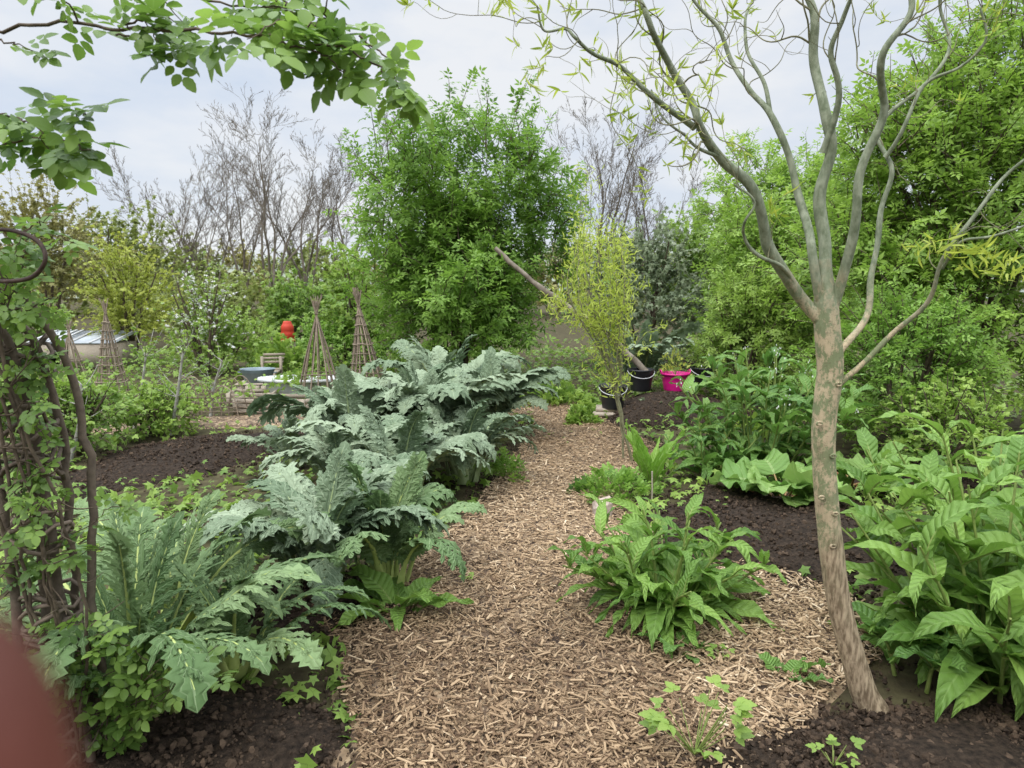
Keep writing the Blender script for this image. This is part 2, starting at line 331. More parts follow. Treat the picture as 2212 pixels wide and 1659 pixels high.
for (cx,cy,rx,ry,h,sd,rot),N in zip(BEDS,[10000,4000,2500,1500,2500,3500,900]):
    a=R.uniform(0,6.28,N);r=np.sqrt(R.random(N))*np.where(R.random(N)<.12,1.35,1.08);x=r*rx*np.cos(a);y=r*ry*np.sin(a)
    X=cx+x*math.cos(rot)-y*math.sin(rot);Yv=cy+x*math.sin(rot)+y*math.cos(rot)
    s_=.003+.017*R.random(N)**5+.002*Yv/3
    pos=np.stack([X,Yv,bedz(X,Yv)+.004+(bedz(X,Yv)<.004)*on_path(X,Yv)*.018+sn(np.stack([X,Yv,0*X],-1),25,sd+1)*.008],-1)
    inst(g,(cl,CF,np.zeros((8,3))),pos,norm(R.normal(size=(N,3))),norm(R.normal(size=(N,3))),s_,R.random(N)**1.6)
N=3500;yv=R.uniform(1.9,8,N);sd_=R.random(N)<.5;ed=np.where(sd_,np.interp(yv,YL,XLf),np.interp(yv,YL,XRt))+R.normal(0,.09,N)
inst(g,(cl,CF,np.zeros((8,3))),np.stack([ed,yv,bedz(ed,yv)+.022],-1),norm(R.normal(size=(N,3))),norm(R.normal(size=(N,3))),.004+.012*R.random(N)**3,R.random(N)**2)
obj('soil_crumbs',g,[M['clod']],kind='stuff',label='dark crumbly compost lumps lying over the beds',cat='soil',smooth=False)
# chips
CH=A([[-.5,-.5,0],[.5,-.5,0],[.5,.5,0],[-.5,.5,0],[-.4,-.42,.3],[.42,-.5,.3],[.5,.36,.3],[-.3,.5,.3]])
CHF=np.array([[4,5,6,7],[0,1,5,4],[1,2,6,5],[2,3,7,6],[3,0,4,7]])
g=Geo();N=120000
y=1.75+(R.random(N)**2.)*7.6;x=R.uniform(-5.4,2.1,N)
x[:103000]=R.uniform(-1.45,2.1,103000)
k=on_path(x,y)&(bedz(x,y)<.010+.03*R.random(N)**4);x=x[k];y=y[k];N=len(x)
big=R.random(N)**4.5
L=(.010+.048*big+.008*R.random(N))*(1+.04*y);W=(.003+.0075*R.random(N)**2)*(1+.06*y)
yaw=R.uniform(0,6.28,N);d=np.stack([np.cos(yaw),np.sin(yaw),R.normal(0,.22,N)],-1);up=norm(np.stack([R.normal(0,.3,N),R.normal(0,.3,N),np.ones(N)],-1))
pos=np.stack([x,y,.012+.02*R.random(N)+.008*big],-1)
dn=norm(d);xx_=norm(np.cross(dn,up));zz=np.cross(xx_,dn)
V=pos[:,None]+CH[None,:,0:1]*(xx_*W[:,None])[:,None]+CH[None,:,1:2]*(dn*L[:,None])[:,None]+CH[None,:,2:3]*(zz*.008)[:,None]
tn=np.clip(.38+.20*R.normal(size=N)+.15*sn(pos,1.5,5)+.22*(x>.7)*(y<3.8)+.12*big,0,1)
g.add(V.reshape(-1,3),(np.arange(N)[:,None,None]*8+CHF[None]).reshape(-1,4),0,np.repeat(tn,8))
N=300;x=R.uniform(-1.3,1.9,N);y=1.9+R.random(N)**1.5*6;k=on_path(x,y);x=x[k];y=y[k];N=len(x);a=R.uniform(0,6.28,N);L=R.uniform(.03,.09,N)
p0=np.stack([x,y,.036+0*x],-1);d=np.stack([np.cos(a),np.sin(a),R.normal(0,.06,N)],-1)*L[:,None];m_=p0+d*.5+R.normal(0,.004,(N,3));segs(g,p0,m_,.0022,.002,4,tint=.2+.5*R.random(N));segs(g,m_,p0+d,.002,.0012,4,tint=.3)
obj('wood_chips',g,[M['chip']],kind='stuff',label='tan wood chips strewn over the garden path',cat='wood chips',smooth=False)
# ------------------------------------------------------------------ ground cover
g=Geo();N=54000
x=R.uniform(-1,1,N);y=1.7+R.random(N)**1.3*16;x=x*(1.3+y*.95)
p=np.stack([x,y,0*x],-1);dens=sn(p,1.6,9)*.5+.45+ (y>8)*.35+((x<-1.2)*.15)
k=(~on_path(x,y))&(bedz(x,y)<.02)&(R.random(N)<dens)&(~((x>1)&(y<3.1)));x=x[k];y=y[k];N=len(x)
d=norm(np.stack([R.normal(size=N),R.normal(size=N),R.uniform(.1,.9,N)],-1));hz=R.random(N)**2*(.06+.2*sn(np.stack([x,y,0*x],-1),.9,10)**2)*(1+(y>5)*.8)
inst(g,CLUMP,np.stack([x,y,.01+hz],-1),d,norm(np.stack([R.normal(0,.4,N),R.normal(0,.4,N),np.ones(N)],-1)),.018+.035*R.random(N)*(1+y*.06),np.clip(.45+.25*R.normal(size=N)+.3*sn(p[k],2,11),0,1))
N=900;x=R.uniform(-1.2,3,N);y=R.uniform(3,9,N);k=(sn(np.stack([x,y,0*x],-1),3,12)>.6);x=x[k];y=y[k];N=len(x)
inst(g,CLUMP,np.stack([x,y,bedz(x,y)+.02],-1),norm(R.normal(size=(N,3))*A([1,1,.2])),A([0,0,1.]),.015+.02*R.random(N),R.random(N))
obj('ground_cover',g,[M['weed']],kind='stuff',label='low leafy weeds covering bare garden soil',cat='weeds')
# ------------------------------------------------------------------ shrubs & trees
def shoots(gc,C,rad,n,slen,nl,T,ls,tbase=.5,upb=.6,inner=.45,lump=.3,droop=.25,seed=0,mat=0,p2=0.,tw=.006,tm=2):
    C=A(C);rad=A(rad);d=norm(R.normal(size=(n,3)));d[:,2]=np.where(d[:,2]<-.75,-d[:,2],d[:,2])
    lm=1+lump*sn(d*2.3+C,1,seed+20)+lump*.6*sn(d*6+C,1,seed+21)
    rf=inner+(1-inner)*R.random(n)**.6
    p0=C+d*rad*(lm*rf)[:,None];out=norm(d/rad)
    dd=norm(out*.7+A([0,0,upb])+R.normal(size=(n,3))*.35);l=slen*(.4+.9*R.random(n)**1.5)*(1+.4*(d[:,2]>.6))
    ok=p0[:,2]>.08;p0=p0[ok];dd=dd[ok];l=l[ok];out=out[ok];rf=rf[ok];n=len(p0)
    s_=(np.arange(nl)+.5)/nl*np.ones((n,1))+R.normal(0,.05,(n,nl))
    pts=p0[:,None]+dd[:,None]*(l[:,None]*s_)[...,None]-A([0,0,droop])*(l[:,None]*s_**2)[...,None]
    pts=pts.reshape(-1,3);k=pts[:,2]>.03
    ld=norm(R.normal(size=(n,nl,3))+dd[:,None]*.7+out[:,None]*.5-A([0,0,.15])).reshape(-1,3)
    up=norm(A([0,0,1.])+out[:,None]*.5+R.normal(size=(n,nl,3))*.4).reshape(-1,3)
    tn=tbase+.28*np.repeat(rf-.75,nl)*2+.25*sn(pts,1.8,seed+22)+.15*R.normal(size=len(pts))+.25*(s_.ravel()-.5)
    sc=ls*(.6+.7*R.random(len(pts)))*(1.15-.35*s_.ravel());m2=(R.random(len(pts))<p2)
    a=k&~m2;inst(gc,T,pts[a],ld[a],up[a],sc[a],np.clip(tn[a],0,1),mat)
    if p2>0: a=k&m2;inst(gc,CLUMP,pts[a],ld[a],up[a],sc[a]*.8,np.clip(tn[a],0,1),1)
    m=p0+dd*(l*.5)[:,None]-A([0,0,droop])*(l*.25)[:,None];e=p0+dd*l[:,None]-A([0,0,droop])*l[:,None]
    segs(gc,p0,m,tw,tw*.75,3,mat=tm);segs(gc,m,e,tw*.75,tw*.3,3,mat=tm)
def stems(gt,base,C,rad,n,r0=.03):
    b=A([base[0],base[1],-.02])
    for k in range(n):
        a=R.uniform(0,6.28);e=A(C)+A([math.cos(a)*rad[0]*R.uniform(.2,.75),math.sin(a)*rad[1]*R.uniform(.2,.75),rad[2]*R.uniform(0,.7)])
        mid=(b+e)/2+R.normal(0,.06,3)*rad+A([0,0,.1*rad[2]]);pt=spline([b,b+(mid-b)*A([.35,.35,.2]),mid,e],5);tube(gt,pt,np.linspace(r0,r0*.3,len(pt)),5)
def shrub(name,label,cat,u,w,vtop,Y,mat,ns,slen,nl,T,ls,group=None,extra=(),mat2=None,p2=0.,nst=7,dY=None,**kw):
    top=P(u,vtop,Y);rx=w*.46293/2/682.67*Y;h=top[2];C=A([top[0],Y,h*.5])
    rad=A([rx,dY or min(rx,2.0),h*.52]);r2=np.maximum(rad-A([.35,.25,.45])*slen,rad*.5)
    gc=Geo();gt=Geo();sd=int(R.integers(0,60))
    shoots(gc,C-A([0,0,slen*.2]),r2,ns,slen,nl,T,ls,seed=sd,p2=p2,**kw)
    for (du,dv,ww,hh,nn) in extra:
        c=P(du,dv,Y+R.uniform(-.3,.3));shoots(gc,c,(ww*.46293/2/682.67*Y,rad[1]*.6,hh*.46293/2/682.67*Y),nn,slen,nl,T,ls,seed=sd+3,**kw)
    stems(gt,(C[0],Y),C,rad,nst,.02+.008*h)
    e=obj(name,None,label=label,cat=cat,group=group,loc=(C[0],Y,0))
    obj('trunk',gt,[M['twig']],parent=e);obj('crown',gc,[mat,mat2 or mat,M['twig']],parent=e)
    return e
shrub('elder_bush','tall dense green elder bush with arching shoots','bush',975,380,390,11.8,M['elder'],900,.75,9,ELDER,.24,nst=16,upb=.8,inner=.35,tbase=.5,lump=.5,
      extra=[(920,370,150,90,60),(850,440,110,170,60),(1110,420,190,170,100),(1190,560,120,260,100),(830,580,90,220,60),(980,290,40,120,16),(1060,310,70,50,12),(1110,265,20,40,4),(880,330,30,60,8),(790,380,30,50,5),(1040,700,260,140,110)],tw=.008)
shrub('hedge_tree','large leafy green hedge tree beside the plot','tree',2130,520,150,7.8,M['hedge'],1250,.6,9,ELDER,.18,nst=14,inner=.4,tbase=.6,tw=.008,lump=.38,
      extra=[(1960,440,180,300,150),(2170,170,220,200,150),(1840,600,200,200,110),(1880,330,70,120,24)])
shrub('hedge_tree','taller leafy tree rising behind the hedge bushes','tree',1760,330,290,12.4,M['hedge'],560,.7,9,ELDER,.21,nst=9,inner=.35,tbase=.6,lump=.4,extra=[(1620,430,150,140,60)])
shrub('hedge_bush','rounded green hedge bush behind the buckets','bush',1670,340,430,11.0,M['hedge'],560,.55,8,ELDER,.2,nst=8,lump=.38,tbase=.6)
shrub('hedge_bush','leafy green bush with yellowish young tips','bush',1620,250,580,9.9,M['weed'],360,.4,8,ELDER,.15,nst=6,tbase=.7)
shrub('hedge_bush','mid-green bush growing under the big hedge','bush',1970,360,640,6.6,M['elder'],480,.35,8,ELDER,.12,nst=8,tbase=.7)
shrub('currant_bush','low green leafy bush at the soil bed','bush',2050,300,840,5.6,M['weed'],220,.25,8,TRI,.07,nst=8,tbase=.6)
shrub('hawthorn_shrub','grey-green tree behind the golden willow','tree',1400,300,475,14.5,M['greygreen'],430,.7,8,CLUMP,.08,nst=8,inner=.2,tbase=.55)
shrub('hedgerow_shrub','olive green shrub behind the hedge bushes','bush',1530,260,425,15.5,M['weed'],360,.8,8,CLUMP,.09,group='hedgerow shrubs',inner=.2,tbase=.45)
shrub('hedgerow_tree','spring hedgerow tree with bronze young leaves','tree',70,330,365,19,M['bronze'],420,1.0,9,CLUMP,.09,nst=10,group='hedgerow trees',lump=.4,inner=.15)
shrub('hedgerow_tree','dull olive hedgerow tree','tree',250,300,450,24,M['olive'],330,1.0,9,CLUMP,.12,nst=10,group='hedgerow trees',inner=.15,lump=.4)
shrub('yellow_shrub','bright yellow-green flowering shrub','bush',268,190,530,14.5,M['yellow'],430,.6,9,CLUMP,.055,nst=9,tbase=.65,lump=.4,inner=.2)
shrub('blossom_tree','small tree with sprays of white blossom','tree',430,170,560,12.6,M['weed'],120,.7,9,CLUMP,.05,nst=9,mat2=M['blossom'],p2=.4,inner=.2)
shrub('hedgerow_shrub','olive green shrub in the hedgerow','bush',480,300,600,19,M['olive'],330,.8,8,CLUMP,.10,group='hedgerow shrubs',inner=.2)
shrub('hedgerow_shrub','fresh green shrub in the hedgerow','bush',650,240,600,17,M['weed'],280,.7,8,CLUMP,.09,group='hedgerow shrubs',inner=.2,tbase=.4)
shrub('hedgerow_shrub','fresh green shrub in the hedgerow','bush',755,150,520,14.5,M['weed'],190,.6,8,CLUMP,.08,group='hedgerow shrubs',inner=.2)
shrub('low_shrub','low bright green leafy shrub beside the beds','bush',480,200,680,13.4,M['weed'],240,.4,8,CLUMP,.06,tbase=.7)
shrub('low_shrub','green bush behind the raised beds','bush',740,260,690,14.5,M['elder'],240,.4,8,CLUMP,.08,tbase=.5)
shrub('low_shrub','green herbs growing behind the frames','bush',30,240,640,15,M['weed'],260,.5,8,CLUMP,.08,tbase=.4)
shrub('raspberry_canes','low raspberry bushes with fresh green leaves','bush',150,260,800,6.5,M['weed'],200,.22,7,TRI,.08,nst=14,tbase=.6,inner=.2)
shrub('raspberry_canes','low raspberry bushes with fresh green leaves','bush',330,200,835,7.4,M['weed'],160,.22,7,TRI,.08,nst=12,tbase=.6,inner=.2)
gc=Geo()
for k in range(28):
    u=-200+k*88+R.normal(0,15);Yk=R.uniform(34,48);t=P(u,R.uniform(530,590),Yk)
    shoots(gc,(t[0],Yk,t[2]*.45),(3.0,2.5,t[2]*.45),140,1.3,6,CLUMP,.22,seed=30+k%7,mat=1 if k%4 else 2,inner=.2,tw=.03,tm=0)
obj('far_woodland',gc,[M['bare'],M['olive'],M['bronze']],kind='stuff',label='distant olive and brown woodland edge',cat='woodland')
# bare trees
def bare_tree(u,vtop,Y,spread,seed,n0=5,label='tall bare tree with fine upward branches'):
    r=np.random.default_rng(seed);top=P(u,vtop,Y);H=top[2];base=A([top[0],Y,0.]);g=Geo()
    P0=[];P1=[];R0=[];R1=[]
    def grow(p,d,L,rad,lev):
        nseg=8 if lev<2 else 4;q=p.copy();step=L/nseg
        for k in range(nseg):
            d=norm(d+r.normal(0,.12,3)+A([0,0,.05]));q2=q+d*step;ra=rad*(1-.85*k/nseg);rb=rad*(1-.85*(k+1)/nseg)
            P0.append(q);P1.append(q2);R0.append(ra);R1.append(rb)
            if lev<4 and (k>1 or (lev>0 and k>0)) :
                for c in range(1+(r.random()<.4)):
                    ax=norm(r.normal(size=3));dd=norm(d+np.cross(d,ax)*r.uniform(.5,1.)+A([0,0,.10]))
                    grow(q2,dd,L*r.uniform(.22,.42)*(1 if lev else .85),max(rb*.5,.004),lev+1)
            q=q2
    for k in range(n0):
        a=k*6.28/n0+r.uniform(-.4,.4);sp_=spread*r.uniform(.4,1.3);dd=norm(A([math.cos(a)*sp_,math.sin(a)*sp_,1]))
        grow(base+A([0,0,H*.11]),dd,H*.86*r.uniform(.7,1.),.085*H/9,0)
    P0.append(base);P1.append(base+A([0,0,H*.14]));R0.append(.18*H/9);R1.append(.14*H/9)
    P0=A(P0);P1=A(P1);R0=np.maximum(A(R0),.0056*Y/30);R1=np.maximum(A(R1),.0042*Y/30)
    s_=H/np.percentile(P1[:,2],98.);P0[:,2]*=s_;P1[:,2]*=s_
    segs(g,P0[-1:],P1[-1:],R0[-1:],R1[-1:],8)
    gb=Geo();segs(gb,P0[:-1],P1[:-1],R0[:-1],R1[:-1],3)
    e=obj('bare_tree',None,label=label,cat='tree',group='bare trees along the field edge',loc=base)
    obj('trunk',g,[M['bare']],parent=e);obj('crown',gb,[M['bare']],parent=e)
bare_tree(575,240,28,.30,1,5);bare_tree(650,275,31,.24,2,4);bare_tree(355,330,27,.34,3,4);bare_tree(735,270,30,.22,4,3)
bare_tree(1290,225,26,.28,5,5);bare_tree(1410,310,30,.26,6,4);bare_tree(440,370,33,.3,7,4);bare_tree(515,300,33,.22,8,3)
# ------------------------------------------------------------------ curly willow
PX=lambda w,Y:w*.46293/682.67*Y/2
gt=Geo();gb=Geo();gl=Geo()
tr=[(1900,1558,74),(1868,1500,62),(1843,1420,56),(1812,1300,53),(1792,1150,50),(1780,1000,48),(1781,900,50),(1793,800,53),(1787,710,51),(1784,650,50),(1781,600,36),(1779,560,27)]
pt=spline([P(u,v,2.42) for u,v,w in tr],6);rr=np.interp(np.linspace(0,1,len(pt)),np.linspace(0,1,len(tr)),[PX(w,2.42) for _,_,w in tr])
rr=rr*(1+.05*sn(pt,14,3)+.03*sn(pt,30,4));pt[0][2]=-.03;tube(gt,pt,rr,20)
for (u,v) in [(1812,830),(1770,915),(1800,985),(1775,1075),(1805,1110),(1800,1180)]:
    c=P(u,v,2.376);a=np.linspace(0,6.28,9);tube(gt,c+.010*np.stack([np.cos(a),0*a,np.sin(a)*.6],-1),.004,5)
limbs=[
 ([(1780,700),(1725,640),(1665,560),(1640,490),(1608,400),(1560,340),(1505,280),(1480,220),(1440,160),(1405,90),(1375,0),(1350,-80)],31,8,[0,0,-.05,-.1,-.12,-.15,-.2,-.2,-.25,-.3,-.3,-.3]),
 ([(1500,275),(1440,235),(1390,200),(1330,150),(1275,125),(1240,90),(1215,62),(1170,60),(1140,0)],14,3,[-.2,-.25,-.3,-.3,-.35,-.4,-.4,-.4,-.4]),
 ([(1778,680),(1752,560),(1735,450),(1700,350),(1665,250),(1620,190),(1580,130),(1545,70),(1500,0),(1480,-60)],23,6,[0,-.02,.05,.1,.12,.15,.2,.2,.2,.2]),
 ([(1665,250),(1650,170),(1610,100),(1600,40),(1640,-20)],11,5,[.12,.15,.2,.25,.3]),
 ([(1785,680),(1778,560),(1772,430),(1782,300),(1762,180),(1755,80),(1740,-40)],32,16,[0,.03,.05,.05,.08,.1,.1]),
 ([(1778,330),(1805,220),(1790,120),(1830,40),(1850,-60)],16,7,[.05,0,-.05,-.1,-.15]),
 ([(1792,690),(1830,560),(1862,440),(1882,320),(1925,220),(1915,130),(1960,40),(1955,-60)],24,10,[0,-.05,-.1,-.12,-.15,-.2,-.22,-.2]),
 ([(1812,760),(1868,690),(1885,600),(1898,480),(1910,350),(1905,260),(1990,170),(2040,60),(2030,-40)],17,6,[0,.05,.1,.15,.15,.2,.25,.3,.3]),
 ([(1812,830),(1880,775),(1935,715),(1985,660),(2035,580),(2095,490),(2160,400),(2215,345),(2280,280)],14,5,[0,-.03,-.05,-.1,-.15,-.2,-.2,-.25,-.3]),
 ([(2035,580),(2085,520),(2150,500),(2215,470)],7,4,[-.15,-.2,-.25,-.3]),
 ([(1730,640),(1690,590),(1640,565),(1597,530),(1585,500),(1600,455),(1575,400)],10,4,[0,-.05,-.1,-.12,-.15,-.15,-.15]),
 ([(1560,340),(1510,320),(1480,300),(1420,250),(1400,200)],8,3,[-.15,-.2,-.2,-.25,-.2]),
 ([(1912,340),(1960,270),(2010,190),(2080,150),(2130,80),(2110,20)],10,4,[.15,.1,.1,.05,0,0])]
ends=[]
for pl,w0,w1,dy in limbs:
    pts=spline([P(u,v,2.42+d) for (u,v),d in zip(pl,dy)],8)
    m=len(pts);q=np.linspace(0,1,m);pts=pts+np.stack([sn(pts,13,41),sn(pts,13,42),sn(pts,13,43)],-1)*.026*np.minimum(q*2,1)[:,None]
    rad=PX(1,2.42)*(w0+(w1-w0)*q**.7)*(1+.07*sn(pts,22,5));rad[0]*=1.1;tube(gb,pts,rad,10);ends.append((pts,rad))
def curly(p,d,L,r0,lev=0,lf=.5):
    n=int(L/.02)+4;pts=[p];e1=norm(np.cross(d,R.normal(size=3)));e2=np.cross(d,e1);om=R.uniform(.38,.65);ph=R.uniform(0,6.28);am=R.uniform(.12,.4)
    for k in range(n):
        dd=norm(d+am*2.0*(math.sin(om*k+ph)*e1+math.cos(om*k*1.15+ph)*e2*.8));d=norm(d+R.normal(0,.07,3)+A([0,0,.02]));pts.append(pts[-1]+dd*L/n*1.1)
    pts=A(pts);tube(gb,pts,np.linspace(r0,r0*.35,len(pts)),5,mat=1 if r0<.0045 else 0)
    m=len(pts)
    if R.random()<lf:
        nc=max(1,int(L*11))
        for c_ in range(nc):
            j=R.integers(m//3,m);k=R.integers(4,9);ps=pts[np.clip(j+R.integers(-1,2,k),0,m-1)];inst(gl,WIL,ps,norm(R.normal(size=(k,3))*.8+A([0,0,.05])+d*.5),R.normal(size=(k,3)),.02+.03*R.random(k),R.random(k))
    if lev<1:
        for k in range(R.integers(1,3)):
            j=R.integers(m//4,m-1);curly(pts[j],norm(d+R.normal(0,.7,3)),L*R.uniform(.35,.7),r0*.55,lev+1,lf)
for li,(pts,rad) in enumerate(ends):
    m=len(pts);n={0:11,1:14,2:9,3:6,4:6,5:6,6:9,7:9,8:4,9:3,10:3,11:8,12:8}[li];lf={0:.6,1:.95,10:.8,11:.95,12:.5,7:.4}.get(li,.25)
    for k in range(n):
        lo=.5 if li in(0,2,4,6,7,8) else .25
        j=int(R.uniform(lo,1)*(m-1));t=norm(pts[min(j+1,m-1)]-pts[j-1]);d=norm(t*.6+R.normal(0,.6,3)*A([1,.6,1])+A([0,0,.2]))
        curly(pts[j],d,R.uniform(.12,.42),max(.0014,min(rad[j]*.27,.004)),0,lf)
for c,n in [((2110,555),40),((2170,590),36),((2010,540),26)]:
    p=P(c[0],c[1],2.2)+R.normal(0,.03,(n,3))*A([1.3,1,.5]);inst(gl,WIL,p,norm(R.normal(size=(n,3))+A([.3,0,.2])),R.normal(size=(n,3)),.035+.03*R.random(n),.4+.6*R.random(n))
e=obj('curly_willow_tree',None,label='young curly willow with twisted branches rising from compost',cat='tree',loc=(1.41,2.4,0))
obj('trunk',gt,[M['bark']],parent=e)
M['twigw']=plain('willow_twig',(.13,.12,.07),(.26,.25,.14),30,.7,.1)
obj('limbs',gb,[M['bark'],M['twigw']],parent=e);obj('crown',gl,[M['willow']],parent=e)
# golden willow sapling
gt=Geo();gl=Geo();B=G(1365,1000)
for k in range(24):
    q=R.uniform(-1,1);uu=1280+q*64*(1 if k else 0);vv=330+abs(q)*170+R.uniform(0,170);e_=P(uu,vv,B[1]+R.uniform(-.25,.25))
    b0=P(1335+R.normal(0,8),R.uniform(700,880),B[1]) if k>2 else P([1365,1358,1350][k],[1000,985,990][k],B[1]);mid=P(1280+q*80,620+R.uniform(-70,70),B[1]+R.uniform(-.25,.25))
    pts=spline([b0,P(1330+q*25,800,B[1]),mid,e_] if k<3 else [b0,(b0+mid)/2+R.normal(0,.03,3),mid,e_],8);pts=pts+R.normal(0,.006,pts.shape)
    tube(gt,pts,np.linspace(.012 if k<3 else .006,.002,len(pts)),5)
    for j in range(len(pts)//4,len(pts)):
        n=7;p=pts[j]+R.normal(0,.05,(n,3));inst(gl,WIL,p,norm(R.normal(size=(n,3))*.8+A([0,0,.6])),R.normal(size=(n,3)),.04+.035*R.random(n),np.clip(R.normal(.6,.28,n),0,1))
for k in range(14):
    p0=P(1340+R.normal(0,20),R.uniform(680,860),B[1]);e_=p0+A([R.uniform(-.45,.3),R.uniform(-.3,.3),R.uniform(.05,.4)]);pts=spline([p0,(p0+e_)/2+A([0,0,.05]),e_],5);tube(gt,pts,np.linspace(.004,.0015,len(pts)),4)
    n=22;ii=R.integers(3,len(pts),n);inst(gl,WIL,pts[ii]+R.normal(0,.03,(n,3)),norm(R.normal(size=(n,3))+A([0,0,.2])),R.normal(size=(n,3)),.04+.03*R.random(n),R.random(n))
e=obj('golden_willow_sapling',None,label='slender willow sapling with bright yellow-green foliage',cat='tree',loc=B)
obj('trunk',gt,[M['twigw']],parent=e);obj('crown',gl,[M['gold']],parent=e)
# ------------------------------------------------------------------ cardoons
def cardoon_leaf(L,W,r,bwf=.047,N=11):
    g=Geo()
    prof=lambda s:max(0.,math.sin(math.pi*min(1,max(0,(s-.14)/.90))**.85))**.6
    rows=9;q=np.linspace(0,1,rows+1)
    for i in range(N):
        s0=.27+.68*i/N
        for sd in(-1,1):
            l=W*prof(s0+.03)*r.uniform(.82,1.15);ang=math.radians(r.uniform(46,66)-24*s0);bw=L*bwf*r.uniform(.9,1.2)*(1.15-.5*s0)
            jag=np.array([1,.85,1.3,.68,1.4,.62,1.4,.6,1.25,.6]);h=bw*(.6+.75*q)*(1-q**2.4)*jag;h[0]=bw*.85;h[-1]=.001
            cx=sd*math.sin(ang)*l*q;cy=s0*L+math.cos(ang)*l*q+.16*l*q*q
            px,py=-math.cos(ang)*sd,math.sin(ang)
            dr=r.uniform(.0,.8);rp=r.uniform(0,6);tw=r.uniform(-.5,.5)
            V=[];U=[]
            for k in range(rows+1):
                for cc in(-1,0,1):
                    sh=.45*h[k]*(1 if cc else 0)*min(1,q[k]*2)
                    V.append([cx[k]+cc*h[k]*px+math.sin(ang)*sd*sh,cy[k]+cc*h[k]*py+math.cos(ang)*sh,-dr*l*q[k]**2*.6+.5*l*q[k]*(1-q[k])-abs(cc)*h[k]*.3+cc*tw*h[k]*q[k]+.18*h[k]*math.sin(rp+k*2.1+cc)])
                    U.append([cc,q[k]*4.,0])
            g.add(V,GF(rows+1,3),0,0,U)
    V,F,U=blade(.36,8,2,lambda v:np.sin(np.pi*(.15+.85*v))**.8,.2,.1,0,.25);V=V*L*.18;V[:,1]+=.85*L;g.add(V,F,0,0,U)
    V,F,U=blade(.03,10,2,lambda v:np.sin(np.pi*v)**.5,.3,0,.3,.1);V=V*A([L,L*.72,L]);V[:,1]+=.22*L;g.add(V,F,0,0,U)
    m=12;q=np.linspace(0,1,m+1);w=np.interp(q,[0,.12,.3,.6,1],[.036,.026,.014,.007,.001])*L/.8
    V=[]
    for k in range(m+1):
        for a in range(7):
            an=math.pi*2*a/6;V.append([w[k]*math.cos(an),q[k]*L*.97,w[k]*.55*math.sin(an)])
    g.add(V,GF(m+1,7),1,.5)
    return g
def cardoon(base,n,H,label,green=0,seed=0,spread=1.,wr=(.17,.23),th=(68,86),bwf=.050,cen=.2,N=10,group='silver cardoons beside the path'):
    r=np.random.default_rng(seed);g=Geo();base=np.array(base,float)
    for k in range(n):
        inner=k/n>1-cen
        L=H*r.uniform(.95,1.35)*(.85 if inner else 1);W=L*r.uniform(*wr);phi=k*2.399+r.uniform(-.3,.3)
        th0=math.radians(r.uniform(78,90) if inner else r.uniform(*th));th1=math.radians(r.uniform(20,75) if inner else r.uniform(-85,-15)*spread)
        lf=cardoon_leaf(L,W,r,bwf,N);b=base+A([math.cos(phi),math.sin(phi),0])*(r.uniform(0,.04) if inner else r.uniform(.03,.13))
        t=r.uniform(.0,.95);V=np.concatenate(lf.v);U=np.concatenate(lf.u);F=np.concatenate(lf.f);mm=np.concatenate(lf.m)
        bent(g,V,F,U,b,phi,th0,th1,L,r.uniform(1.4,2.3),r.normal(0,.5),0,np.clip(t+.12*r.normal(),0,1),r.normal(0,.10));g.m[-1]=mm
    obj('cardoon_plant',g,[M['cardoon_green'] if green else M['cardoon'],M['ribg'] if green else M['rib']],label=label,cat='plant',group=group,loc=base)
cardoon(G(700,1285),20,.74,'silvery cardoon with pale thick stalks by the path',0,1,.85,cen=.25,th=(72,87))
cardoon(G(830,1270),14,.66,'silvery cardoon with pale green stalks by the path',1,2,cen=.35,th=(72,87))
cardoon(G(300,1560),20,.78,'green-grey cardoon with long feathery leaves beside the arch',1,3,.75,(.13,.18),(60,86),.025,.35,12)
cardoon((-1.15,2.62,0),13,.58,'green-grey cardoon with feathery leaves reaching the path',1,17,.7,(.13,.18),(50,82),.025,.35,12)
cardoon((-1.6,3.0,0),13,.64,'green-grey cardoon with low spreading leaf',1,12,.7,(.14,.19),(45,80),.029,.3,12)
cl1='large silvery cardoon with arching jagged leaves'
for k,(u,v,n,h) in enumerate([(740,1075,17,.62),(870,1080,19,.74),(1000,1040,19,.72),(760,1005,21,.90),(930,985,23,1.0),(1060,950,19,.88),(960,920,20,1.06),(630,1010,12,.55)]): cardoon(G(u,v),n,h,cl1,0,4+k)
cardoon((1.95,10.35,0),16,1.15,'tall blue-green globe artichoke behind the buckets',0,31,.5,(.14,.2),(68,88),.05,.4)
